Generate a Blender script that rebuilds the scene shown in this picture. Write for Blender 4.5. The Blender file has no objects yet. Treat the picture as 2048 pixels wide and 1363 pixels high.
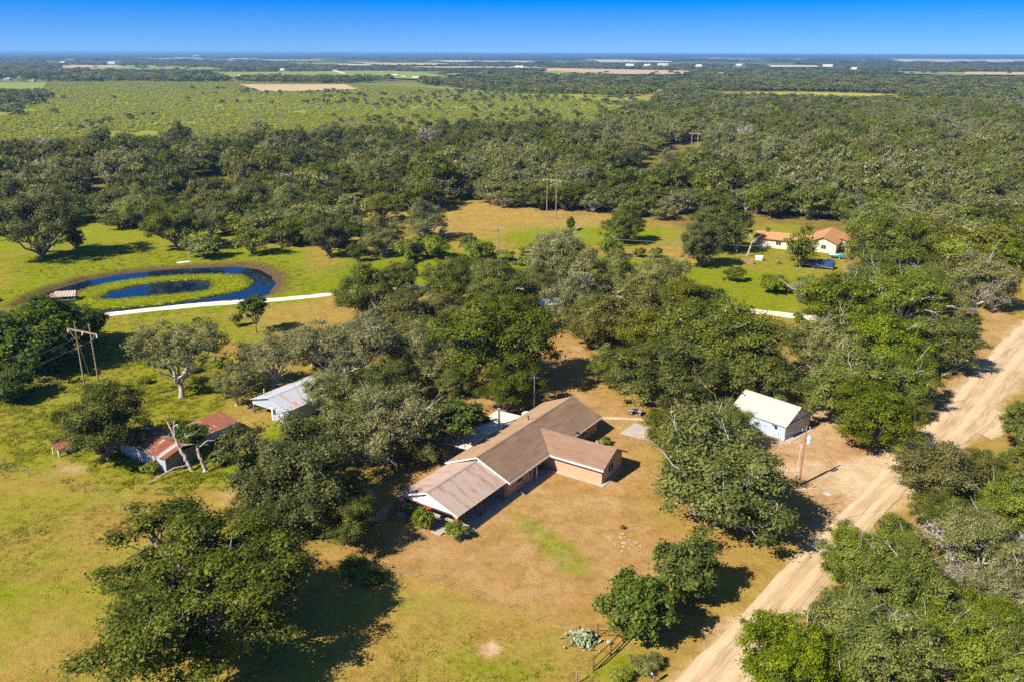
import bpy, math
import numpy as np
from mathutils import Vector
R_ = math.radians
sc = bpy.context.scene
COL = sc.collection

# ---------------------------------------------------------------- camera
CAM_H = 50.0
FPX = 1700.0                      # focal length in photograph pixels (2048 wide)
PITCH = math.atan((681.5 - 107.0) / FPX)
ROLL = R_(0.2)
cam_d = bpy.data.cameras.new('camera')
cam_d.sensor_width = 36.0
cam_d.lens = FPX / 2048.0 * 36.0
cam_d.clip_start = 0.5
cam_d.clip_end = 120000.0
cam = bpy.data.objects.new('camera', cam_d)
COL.objects.link(cam)
cam.location = (0, 0, CAM_H)
cam.rotation_mode = 'XYZ'
from mathutils import Matrix
cam.matrix_world = Matrix.Translation((0, 0, CAM_H)) @ Matrix.Rotation(math.pi / 2 - PITCH, 4, 'X') @ Matrix.Rotation(ROLL, 4, 'Z')
sc.camera = cam

# ---------------------------------------------------------------- sky and sun
SHADOW_AZ = 38.4                  # direction the shadows point, degrees from +X
SUN_EL = 42.0
world = bpy.data.worlds.new('World'); sc.world = world
world.use_nodes = True
wn, wl = world.node_tree.nodes, world.node_tree.links
bg = wn['Background']
sky = wn.new('ShaderNodeTexSky'); sky.sky_type = 'NISHITA'; sky.sun_disc = False
sky.sun_elevation = R_(SUN_EL)
# sun azimuth: light comes from -shadow direction; Nishita rotation is measured from +Y clockwise
_sx, _sy = -math.cos(R_(SHADOW_AZ)), -math.sin(R_(SHADOW_AZ))
sky.sun_rotation = math.atan2(_sx, _sy)
sky.altitude = 300.0; sky.air_density = 1.0; sky.dust_density = 0.3; sky.ozone_density = 1.0
SKY_LIFT, SKY_SAT = 0.30, 1.3
SKY_GRAD = [(0.0, (1.35, 1.22, 1.16)), (0.054, (0.0, 0.73, 1.25)), (0.14, (0.02, 0.68, 1.25)), (0.32, (0.24, 0.56, 0.88)), (0.5, (0.66, 0.66, 0.64)), (1.0, (1.0, 0.74, 0.57))]  # upper stops, above the view, warmed and brightened to fill the shadows
# the clear deep-blue air: the sky is read a little above the true direction, so that it stays blue down to the horizon
geo = wn.new('ShaderNodeTexCoord'); sep = wn.new('ShaderNodeSeparateXYZ'); wl.new(geo.outputs['Generated'], sep.inputs[0])
def _m(op, a, b):
    m = wn.new('ShaderNodeMath'); m.operation = op
    for s_, v_ in ((m.inputs[0], a), (m.inputs[1], b)):
        if hasattr(v_, 'is_linked'): wl.new(v_, s_)
        else: s_.default_value = v_
    return m.outputs[0]
zz = _m('MAXIMUM', sep.outputs[2], 0.0)
cmbw = wn.new('ShaderNodeCombineXYZ'); wl.new(sep.outputs[0], cmbw.inputs[0]); wl.new(sep.outputs[1], cmbw.inputs[1]); wl.new(_m('ADD', zz, SKY_LIFT), cmbw.inputs[2])
nrm = wn.new('ShaderNodeVectorMath'); nrm.operation = 'NORMALIZE'; wl.new(cmbw.outputs[0], nrm.inputs[0]); wl.new(nrm.outputs[0], sky.inputs['Vector'])
hsv = wn.new('ShaderNodeHueSaturation'); hsv.inputs['Saturation'].default_value = SKY_SAT
wl.new(sky.outputs[0], hsv.inputs['Color'])
grad = wn.new('ShaderNodeValToRGB'); wl.new(_m('MULTIPLY', zz, 1.0), grad.inputs[0])
for i_, (p_, c_) in enumerate(SKY_GRAD):
    e_ = grad.color_ramp.elements[i_] if i_ < 2 else grad.color_ramp.elements.new(p_)
    e_.position = p_; e_.color = c_ + (1.0,)
mulw = wn.new('ShaderNodeMix'); mulw.data_type = 'RGBA'; mulw.blend_type = 'MULTIPLY'; mulw.inputs[0].default_value = 1.0
wl.new(hsv.outputs[0], mulw.inputs[6]); wl.new(grad.outputs[0], mulw.inputs[7]); wl.new(mulw.outputs[2], bg.inputs['Color'])
bg.inputs['Strength'].default_value = 0.1

sun_d = bpy.data.lights.new('sun', 'SUN'); sun_d.energy = 5.0; sun_d.angle = R_(0.53); sun_d.color = (1.0, 0.93, 0.82)
sun = bpy.data.objects.new('sun', sun_d); COL.objects.link(sun)
_ce = math.cos(R_(SUN_EL))
sun.rotation_euler = Vector((-_sx * _ce, -_sy * _ce, -math.sin(R_(SUN_EL)))).to_track_quat('-Z', 'Y').to_euler()
sun.location = (-60, -40, 90)

sc.view_settings.view_transform = 'Standard'
sc.view_settings.look = 'None'
sc.view_settings.gamma = 1.0
sc.view_settings.exposure = 0.95
cy = sc.cycles
cy.max_bounces = 4; cy.diffuse_bounces = 2; cy.glossy_bounces = 2; cy.transmission_bounces = 3; cy.volume_bounces = 0; cy.transparent_max_bounces = 4
cy.use_denoising = False
cy.use_light_tree = False
cy.caustics_reflective = False; cy.caustics_refractive = False

# ---------------------------------------------------------------- measuring: photograph pixel -> point of the place
_cp, _sp = math.cos(PITCH), math.sin(PITCH)
_cr, _sr = math.cos(ROLL), math.sin(ROLL)
def G(px, py, z=0.0):
    u = (px - 1024.0) / FPX; v = -(py - 681.5) / FPX
    u, v = u * _cr - v * _sr, u * _sr + v * _cr
    d = np.array([u, _cp + v * _sp, -_sp + v * _cp])
    return np.array([0, 0, CAM_H]) + d * ((z - CAM_H) / d[2])
def PX(p):
    """world points (n,3) -> photograph pixels (n,2), depth"""
    p = np.atleast_2d(np.asarray(p, float))
    x = p[:, 0]; dz = p[:, 2] - CAM_H
    w = p[:, 1] * _cp - dz * _sp
    y = p[:, 1] * _sp + dz * _cp
    u, v = x / w, y / w
    u, v = u * _cr + v * _sr, -u * _sr + v * _cr
    return np.stack([1024 + FPX * u, 681.5 - FPX * v], 1), w
def depth_of(p): return PX(p)[1][0]
def in_poly(pts, poly):
    x, y = pts[:, 0], pts[:, 1]; n = len(poly); ins = np.zeros(len(x), bool)
    for i in range(n):
        x0, y0 = poly[i][:2]; x1, y1 = poly[(i + 1) % n][:2]
        if y0 == y1: continue
        c = ((y0 > y) != (y1 > y)) & (x < (x1 - x0) * (y - y0) / (y1 - y0) + x0)
        ins ^= c
    return ins
def poly_dist(pts, poly):
    d = np.full(len(pts), 1e9); n = len(poly)
    for i in range(n):
        a = np.array(poly[i][:2]); b = np.array(poly[(i + 1) % n][:2]); ab = b - a
        t = np.clip(((pts - a) @ ab) / max(ab @ ab, 1e-9), 0, 1)
        d = np.minimum(d, np.hypot(*(pts - a - t[:, None] * ab).T))
    return d
def soft_mask(pts, poly, w):
    """1 inside, 0 outside, blended over w metres each side of the outline"""
    poly = [tuple(q[:2]) for q in poly]
    a = np.array(poly); lo = a.min(0) - 2 * w; hi = a.max(0) + 2 * w
    out = np.zeros(len(pts)); near = ((pts >= lo) & (pts <= hi)).all(1)
    if near.any():
        q = pts[near]; d = poly_dist(q, poly); s = np.where(in_poly(q, poly), d, -d)
        out[near] = np.clip(0.5 + s / (2 * w), 0, 1)
    return out
def GP(pxs, z=0.0): return [G(a, b, z) for a, b in pxs]

# ---------------------------------------------------------------- object helpers
def tag(o, label=None, cat=None, group=None, kind=None):
    if label: o['label'] = label
    if cat: o['category'] = cat
    if group: o['group'] = group
    if kind: o['kind'] = kind
    return o
def empty(name, loc, rz=0.0, label=None, cat=None, group=None):
    o = bpy.data.objects.new(name, None); COL.objects.link(o); o.location = loc; o.rotation_euler = (0, 0, rz)
    o.empty_display_size = 0.3
    return tag(o, label, cat, group)
def link(name, me, mat=None, parent=None):
    o = bpy.data.objects.new(name, me); COL.objects.link(o)
    if mat is not None and not me.materials: me.materials.append(mat)
    if parent is not None: o.parent = parent
    return o
def np_mesh(name, verts, quads=None, tris=None, attrs=None, smooth=False):
    """mesh from numpy arrays; attrs = {name: (domain, array)}"""
    me = bpy.data.meshes.new(name)
    verts = np.asarray(verts, np.float32)
    parts, tot = [], []
    if quads is not None and len(quads): parts.append(np.asarray(quads, np.int32).ravel()); tot.append(np.full(len(quads), 4, np.int32))
    if tris is not None and len(tris): parts.append(np.asarray(tris, np.int32).ravel()); tot.append(np.full(len(tris), 3, np.int32))
    loops = np.concatenate(parts); tot = np.concatenate(tot)
    start = np.concatenate([[0], np.cumsum(tot)[:-1]]).astype(np.int32)
    me.vertices.add(len(verts)); me.vertices.foreach_set('co', verts.ravel())
    me.loops.add(len(loops)); me.loops.foreach_set('vertex_index', loops)
    me.polygons.add(len(tot)); me.polygons.foreach_set('loop_start', start); me.polygons.foreach_set('loop_total', tot)
    if smooth: me.polygons.foreach_set('use_smooth', np.ones(len(tot), bool))
    me.update(calc_edges=True)
    for k, (dom, arr) in (attrs or {}).items():
        a = me.attributes.new(k, 'FLOAT', dom); a.data.foreach_set('value', np.asarray(arr, np.float32))
    return me
class MB:
    """collects simple shapes into one mesh"""
    def __init__(s): s.v = []; s.f = []; s.n = 0
    def add(s, v, f):
        s.v += [tuple(map(float, q)) for q in v]; s.f += [tuple(i + s.n for i in q) for q in f]; s.n = len(s.v); return s
    def box(s, x0, x1, y0, y1, z0, z1):
        return s.add([(x0,y0,z0),(x1,y0,z0),(x1,y1,z0),(x0,y1,z0),(x0,y0,z1),(x1,y0,z1),(x1,y1,z1),(x0,y1,z1)],
                     [(0,3,2,1),(4,5,6,7),(0,1,5,4),(1,2,6,5),(2,3,7,6),(3,0,4,7)])
    def prism(s, pts, vec):
        """closed polygon (3d points) pushed along vec"""
        n = len(pts); a = [np.array(p, float) for p in pts]; b = [p + np.array(vec, float) for p in a]
        return s.add(a + b, [tuple(range(n))[::-1], tuple(range(n, 2 * n))] + [(i, (i + 1) % n, n + (i + 1) % n, n + i) for i in range(n)])
    def tube(s, pts, rad, n=8, cap=True):
        pts = [np.array(p, float) for p in pts]; m = len(pts)
        rad = [rad] * m if np.isscalar(rad) else rad
        V = []; F = []
        for i, p in enumerate(pts):
            t = pts[min(i + 1, m - 1)] - pts[max(i - 1, 0)]; t /= np.linalg.norm(t) + 1e-9
            u = np.cross(t, (0, 0, 1) if abs(t[2]) < 0.9 else (1, 0, 0)); u /= np.linalg.norm(u); w = np.cross(t, u)
            V += [p + rad[i] * (math.cos(2 * math.pi * k / n) * u + math.sin(2 * math.pi * k / n) * w) for k in range(n)]
        for i in range(m - 1):
            F += [(i * n + k, (i + 1) * n + k, (i + 1) * n + (k + 1) % n, i * n + (k + 1) % n) for k in range(n)]
        if cap: F += [tuple(range(n)), tuple(range((m - 1) * n, m * n))[::-1]]
        return s.add(V, F)
    def lathe(s, prof, c=(0, 0, 0), n=16):
        V = [(c[0] + r * math.cos(2 * math.pi * k / n), c[1] + r * math.sin(2 * math.pi * k / n), c[2] + z) for r, z in prof for k in range(n)]
        F = [(i * n + k, i * n + (k + 1) % n, (i + 1) * n + (k + 1) % n, (i + 1) * n + k) for i in range(len(prof) - 1) for k in range(n)]
        F += [tuple(range(n))[::-1], tuple(range((len(prof) - 1) * n, len(prof) * n))]
        return s.add(V, F)
    def mesh(s, name, bevel=0.0):
        me = bpy.data.meshes.new(name); me.from_pydata(s.v, [], s.f); me.update(); return me
    def build(s, name, mat, parent=None, bevel=0.0, smooth=False):
        me = s.mesh(name)
        if smooth: me.polygons.foreach_set('use_smooth', np.ones(len(me.polygons), bool))
        o = link(name, me, mat, parent)
        if bevel:
            m = o.modifiers.new('bevel', 'BEVEL'); m.width = bevel; m.segments = 2; m.limit_method = 'ANGLE'
        return o

# ---------------------------------------------------------------- materials
MAT = {}
def new_mat(name):
    m = bpy.data.materials.new(name); m.use_nodes = True; MAT[name] = m
    return m, m.node_tree.nodes, m.node_tree.links, m.node_tree.nodes['Principled BSDF']
def N(nodes, typ, **kw):
    n = nodes.new(typ)
    for k, v in kw.items():
        if k in n.inputs: n.inputs[k].default_value = v
        else: setattr(n, k, v)
    return n
def rgb(c): return (c[0], c[1], c[2], 1.0)
def mixc(nodes, links, fac, a, b, mode='MIX'):
    m = nodes.new('ShaderNodeMix'); m.data_type = 'RGBA'; m.blend_type = mode
    for sock, val in ((m.inputs[0], fac), (m.inputs[6], a), (m.inputs[7], b)):
        if hasattr(val, 'is_linked'): links.new(val, sock)
        else: sock.default_value = val if np.isscalar(val) else rgb(val)
    return m.outputs[2]
def math_(nodes, links, op, a, b=0.0, clamp=False):
    m = nodes.new('ShaderNodeMath'); m.operation = op; m.use_clamp = clamp
    for sock, val in ((m.inputs[0], a), (m.inputs[1], b)):
        if hasattr(val, 'is_linked'): links.new(val, sock)
        else: sock.default_value = val
    return m.outputs[0]
def ramp(nodes, links, fac, stops):
    r = nodes.new('ShaderNodeValToRGB'); e = r.color_ramp.elements
    while len(e) < len(stops): e.new(0.5)
    for i, (p, c) in enumerate(stops): e[i].position = p; e[i].color = rgb(c) if not np.isscalar(c) else (c, c, c, 1)
    links.new(fac, r.inputs[0]); return r.outputs[0]
def noise(nodes, links, scale, detail=4, rough=0.55, vec=None, dist=0.0):
    n = nodes.new('ShaderNodeTexNoise'); n.inputs['Scale'].default_value = scale; n.inputs['Detail'].default_value = detail
    n.inputs['Roughness'].default_value = rough; n.inputs['Distortion'].default_value = dist
    if vec is not None: links.new(vec, n.inputs['Vector'])
    return n.outputs[0]
def bump(nodes, links, bsdf, h, strength=0.3, dist=0.05):
    b = nodes.new('ShaderNodeBump'); b.inputs['Strength'].default_value = strength; b.inputs['Distance'].default_value = dist
    links.new(h, b.inputs['Height']); links.new(b.outputs[0], bsdf.inputs['Normal'])
def plain(name, c, rough=0.7, metal=0.0, var=0.18, scale=2.0, c2=None, bmp=0.1, spec=0.4):
    """a painted or natural surface: colour with blotches of wear and a little relief"""
    m, n, l, b = new_mat(name)
    tc = n.new('ShaderNodeTexCoord').outputs['Object']
    f = noise(n, l, scale, 6, 0.6, tc); f2 = noise(n, l, scale * 9, 4, 0.6, tc)
    lo = tuple(x * (1 - var) for x in c); hi = tuple(min(1, x * (1 + var)) for x in (c2 or c))
    col = mixc(n, l, ramp(n, l, f, [(0.32, 0.0), (0.68, 1.0)]), lo, hi)
    col = mixc(n, l, math_(n, l, 'MULTIPLY', f2, 0.25), col, tuple(x * 0.7 for x in c))
    l.new(col, b.inputs['Base Color']); b.inputs['Roughness'].default_value = rough; b.inputs['Metallic'].default_value = metal
    b.inputs['Specular IOR Level'].default_value = spec
    if bmp: bump(n, l, b, f2, bmp, 0.03)
    return m
# ================================================================= THE SETTING
# ---------------------------------------------------------------- outlines measured on the ground
def Z4(pts): return [(p[0] * .3228, 360 + p[1] * .3228) for p in pts]
POND = GP(Z4([(140,760),(200,712),(350,662),(540,608),(760,568),(1000,543),(1250,530),(1480,524),(1600,542),(1680,582),(1702,628),(1668,690),(1580,718),(1400,738),(1200,762),(1000,784),(800,804),(620,818),(500,824),(400,815),(270,790)]))
RING_O = GP(Z4([(440,695),(530,660),(680,622),(860,597),(1100,577),(1350,569),(1500,576),(1562,610),(1555,645),(1500,668),(1400,690),(1200,727),(1000,757),(800,777),(600,790),(500,787),(440,760),(425,725)]))
RING_I = GP(Z4([(605,722),(690,672),(830,642),(1000,617),(1200,606),(1295,609),(1312,640),(1285,670),(1150,686),(1000,700),(850,712),(700,725)]))
BACK_POND = GP([(395,392),(440,380),(470,384),(455,400),(405,408)])
W = lambda p: [tuple(q[:2]) for q in p]

# ---------------------------------------------------------------- ground sheet
def axis(lo, hi, step, outlo, outhi, g):
    a = list(np.arange(lo, hi + step / 2, step)); s = step; p = a[-1]
    while p < outhi: s *= g; p += s; a.append(p)
    s = step; p = a[0]; b = []
    while p > outlo: s *= g; p -= s; b.append(p)
    return np.array(b[::-1] + a)
gx = axis(-125, 120, 0.9, -45000, 45000, 1.09)
gy = axis(55, 240, 0.9, -4000, 70000, 1.07)
XX, YY = np.meshgrid(gx, gy)
gp = np.stack([XX.ravel(), YY.ravel()], 1)
rng = np.random.default_rng(7)
def vnoise(p, scale, seed):
    """smooth value noise on points"""
    r = np.random.default_rng(seed); T = r.random((256, 256))
    q = p / scale; i = np.floor(q).astype(int); f = q - i; f = f * f * (3 - 2 * f)
    a = lambda dx, dy: T[(i[:, 0] + dx) % 256, (i[:, 1] + dy) % 256]
    return (a(0,0) * (1 - f[:,0]) + a(1,0) * f[:,0]) * (1 - f[:,1]) + (a(0,1) * (1 - f[:,0]) + a(1,1) * f[:,0]) * f[:,1]
def fbm(p, scale, seed, o=4): return sum(vnoise(p, scale / 2 ** k, seed + k) / 2 ** k for k in range(o)) / (2 - 2 ** (1 - o))
jit = np.stack([fbm(gp, 6, 11) - .5, fbm(gp, 6, 31) - .5], 1)
def M(pxs, w, j=3.0): return soft_mask(gp + jit * 2 * j, W(GP(pxs)), w)
gz = np.zeros(len(gp))
pm = soft_mask(gp + jit * 1.2, W(POND), 2.6)
ring = soft_mask(gp, W(RING_O), 0.8) * (1 - soft_mask(gp, W(RING_I), 0.8))
bp = soft_mask(gp + jit * 3, W(BACK_POND), 2.0)
gz -= 1.3 * pm; gz += 0.95 * ring; gz -= 0.8 * bp
farm = (np.hypot(gp[:, 0], gp[:, 1]) < 260)
gz += (fbm(gp, 9, 71) - .5) * 0.10 * farm * (1 - pm) * (gp[:, 1] > 20)
# --- how green, how bare, how lush (grown high), how red the soil
green = 0.30 + 0.25 * (fbm(gp, 26, 5) - .5) * 2
bare = np.zeros(len(gp)); lush = np.zeros(len(gp)); red = np.zeros(len(gp)); litter = np.zeros(len(gp)); sand = np.zeros(len(gp))
def up(a, m, k=1.0): np.maximum(a, m * k, out=a)
def down(a, m, k=1.0): a *= (1 - m * k)
# lower-left field, golden with green patches
f_low = M([(-300,960),(0,975),(150,990),(330,1010),(480,1060),(640,1130),(760,1160),(900,1180),(1100,1230),(1240,1290),(1180,1400),(-300,1600)], 3)
green += f_low * (-0.04 + 0.75 * (fbm(gp, 14, 91) - .5))
lw = M([(-200,1000),(60,1150),(80,1363),(-200,1500)], 6); green += .05 * lw
up(green, M([(880,1230),(1180,1290),(1150,1420),(860,1420)], 5) * (0.42 + .3 * fbm(gp, 5, 44)))
# weeds along the old sheds
weed = M([(-200,620),(0,640),(200,655),(330,690),(420,700),(480,760),(470,880),(520,900),(480,960),(300,985),(120,970),(-200,955)], 3); up(green, weed, .60); up(lush, weed * (fbm(gp, 10, 66) * .9), 1)
up(green, M([(150,640),(300,630),(470,620),(560,610),(640,605),(720,650),(640,690),(430,690),(300,670),(170,700)], 4), .62)
up(green, M([(420,900),(510,880),(560,830),(680,830),(640,870),(520,930),(470,970),(300,990)], 2.5), .75); up(lush, M([(280,940),(480,900),(470,990),(300,990)], 2.5), .5)
# around the pond
pondgrass = M([(-300,495),(0,510),(120,505),(330,495),(560,490),(700,500),(850,505),(1000,515),(1100,540),(1050,575),(660,590),(560,615),(150,650),(-300,660)], 5, 6)
up(green, pondgrass, .88); up(lush, M([(40,540),(300,500),(560,505),(650,560),(600,600),(550,600),(560,540),(420,515),(120,560)], 2), .5)
down(green, M([(600,500),(680,495),(690,530),(640,550),(600,530)], 5), .55)
down(green, M([(-50,520),(50,520),(60,560),(0,590),(-60,590)], 5), .4)
down(green, M([(480,620),(660,595),(740,600),(740,690),(560,680)], 5), .5)
up(green, M([(-300,390),(150,380),(240,365),(480,365),(490,420),(470,505),(-300,515)], 6, 8), .66)
# dry clearing with a green middle
clr = M([(880,400),(1000,405),(1180,425),(1380,445),(1370,490),(1250,510),(1000,505),(900,470)], 6, 8); down(green, clr, .75)
up(green, M([(900,480),(1050,450),(1370,450),(1360,490),(1250,500),(1080,505)], 9, 8), .74)
up(green, M([(850,500),(1100,505),(1300,515),(1600,545),(1660,570),(1600,640),(1450,620),(1300,600),(1000,560),(850,560)], 6, 8), .8)
up(green, M([(1420,540),(1700,555),(1650,630),(1450,612)], 5, 6), .68)
up(green, M([(1380,440),(1720,440),(1730,560),(1400,560)], 6, 6), .58)
up(green, M([(1240,360),(1320,295),(1410,285),(1390,335),(1310,368)], 6, 6), .7)
# yard and drive of the brick house: short, dry, worn
yard = M([(640,1120),(760,1000),(820,800),(900,760),(1090,660),(1180,660),(1230,790),(1320,850),(1290,950),(1320,1060),(1450,1100),(1300,1200),(1200,1260),(1080,1215),(900,1170),(760,1160)], 4); down(green, yard, .92); up(bare, yard * (.28 + .35 * (fbm(gp, 7, 61))), 1)
up(green, M([(1005,1030),(1060,1035),(1130,1075),(1190,1110),(1200,1150),(1150,1150),(1080,1110),(1020,1060)], 1.6, 2.5), .95)
up(green, M([(1130,1010),(1180,1005),(1190,1045),(1150,1060)], 2.2, 2.5), .55); up(green, M([(1240,1010),(1290,1015),(1290,1045),(1250,1035)], 2.2, 2), .45)
up(green, M([(1090,810),(1230,820),(1240,850),(1200,850)], 2, 2), .35)
up(red, M([(1100,1085),(1200,1075),(1240,1120),(1180,1170),(1100,1130)], 3), .5); up(red, M([(780,1090),(1050,1110),(1180,1210),(1000,1190),(800,1130)], 3), .35)
dirtyard = M([(1440,930),(1540,860),(1640,800),(1680,780),(1700,860),(1760,900),(1800,950),(1700,1040),(1650,1100),(1560,1100),(1610,1000),(1580,960)], 2, 2); down(green, dirtyard, 1); up(bare, dirtyard, .8); up(sand, dirtyard * fbm(gp, 6, 62), .75); up(red, M([(1600,800),(1680,840),(1760,900),(1640,920),(1590,880)], 2), .3)
apron = M([(1640,935),(1700,915),(1790,895),(1850,920),(1790,985),(1730,1040),(1705,1050),(1690,1000),(1660,965)], 2.2, 2.2); up(bare, apron, 1.1); up(sand, apron, .9)
up(green, M([(1600,1060),(1680,1010),(1690,1020),(1610,1100),(1500,1200),(1380,1330),(1340,1330),(1480,1180)], 2, 1.5), .5)
up(green, M([(1190,1290),(1300,1290),(1300,1363),(1180,1363)], 2, 2), .7)
for poly, k in (([(100,915),(180,935),(190,960),(110,950)], .75), ([(420,985),(470,975),(480,1010),(430,1010)], .7), ([(0,960),(300,990),(480,1050),(470,1058),(290,1000),(0,970)], .5)):
    up(bare, M(poly, 1.2, 2), k)
pit = M([(958,1285),(985,1277),(1005,1290),(1000,1308),(972,1312)], .7, .4); up(bare, pit, 1); up(sand, pit, .7); down(green, pit, 1)
# verge of the dirt road
roadline = [(1330,1380),(1420,1290),(1511,1196),(1569,1131),(1644,1065),(1700,1010),(1745,955),(1806,888),(1868,840),(1960,725),(2048,640),(2200,640),(2060,742),(1970,862),(1930,900),(1850,960),(1775,1025),(1710,1110),(1640,1195),(1575,1280),(1505,1380)]
up(bare, M(roadline, 1.8, 1.5), .9); up(sand, M(roadline, 2.2, 2.0), .8); down(green, M(roadline, 2.5, 1.5), .9)
rside = M([(1640,760),(1690,880),(1790,960),(1900,870),(2048,680),(2048,600),(1970,600),(1900,740),(1780,860)], 2.5, 3); up(bare, rside, .62); down(green, rside, .9); up(red, rside, .35)
# floor of the woods: leaf litter and thin grass
wf = M([(-400,300),(700,285),(1400,235),(2500,210),(2500,600),(1720,520),(1560,450),(1380,470),(1180,425),(880,395),(700,420),(480,470),(300,420),(-400,480)], 10, 10); up(litter, wf, .6)
up(litter, M([(600,700),(900,640),(1000,760),(940,830),(840,860),(700,1060),(600,1120),(520,1100),(700,900)], 4), .6)
up(litter, M([(1330,1200),(1440,1240),(1360,1363),(1250,1363)], 2), .3)
up(litter, M([(1560,1363),(1700,1180),(1860,1000),(2100,850),(2400,1363)], 4), .7)
up(bare, M([(760,650),(1150,640),(1180,720),(1060,800),(840,790)], 5, 5), .35); up(red, M([(760,650),(1150,640),(1180,720),(1060,800),(840,790)], 5, 5), .3)
# brush country beyond the woods, pale green
brush = M([(-600,150),(300,158),(560,160),(900,170),(1350,200),(1300,262),(1000,275),(400,305),(-600,315)], 25, 25); up(green, brush, .72); litter *= (1 - .7 * brush)
far_ = np.clip((np.hypot(gp[:, 0], gp[:, 1]) - 900) / 500, 0, 1)
farc = np.clip((np.hypot(gp[:, 0], gp[:, 1]) - 1100) / 700, 0, 1); green = green * (1 - far_) + far_ * (.62 + .25 * (fbm(gp, 800, 3) - .5)); litter *= (1 - far_)
_pc = np.array(W(POND)).mean(0); shore = soft_mask(gp + jit * 2.5, [tuple(_pc + (np.array(t_) - _pc) * 1.12) for t_ in W(POND)], 1.6) * (1 - ring)
quads = (np.arange(len(gy) - 1)[:, None] * len(gx) + np.arange(len(gx) - 1)[None, :]).ravel()
quads = np.stack([quads, quads + 1, quads + 1 + len(gx), quads + len(gx)], 1)
gme = np_mesh('ground', np.stack([gp[:, 0], gp[:, 1], gz], 1), quads=quads, smooth=True,
              attrs={'green': ('POINT', np.clip(green, 0, 1)), 'bare': ('POINT', bare), 'lush': ('POINT', lush), 'red': ('POINT', red), 'litter': ('POINT', litter), 'shore': ('POINT', np.clip(shore + bp, 0, 1)), 'marsh': ('POINT', ring), 'pale': ('POINT', brush), 'sand': ('POINT', sand), 'far': ('POINT', farc), 'yard': ('POINT', np.clip(yard + dirtyard, 0, 1))})

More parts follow.
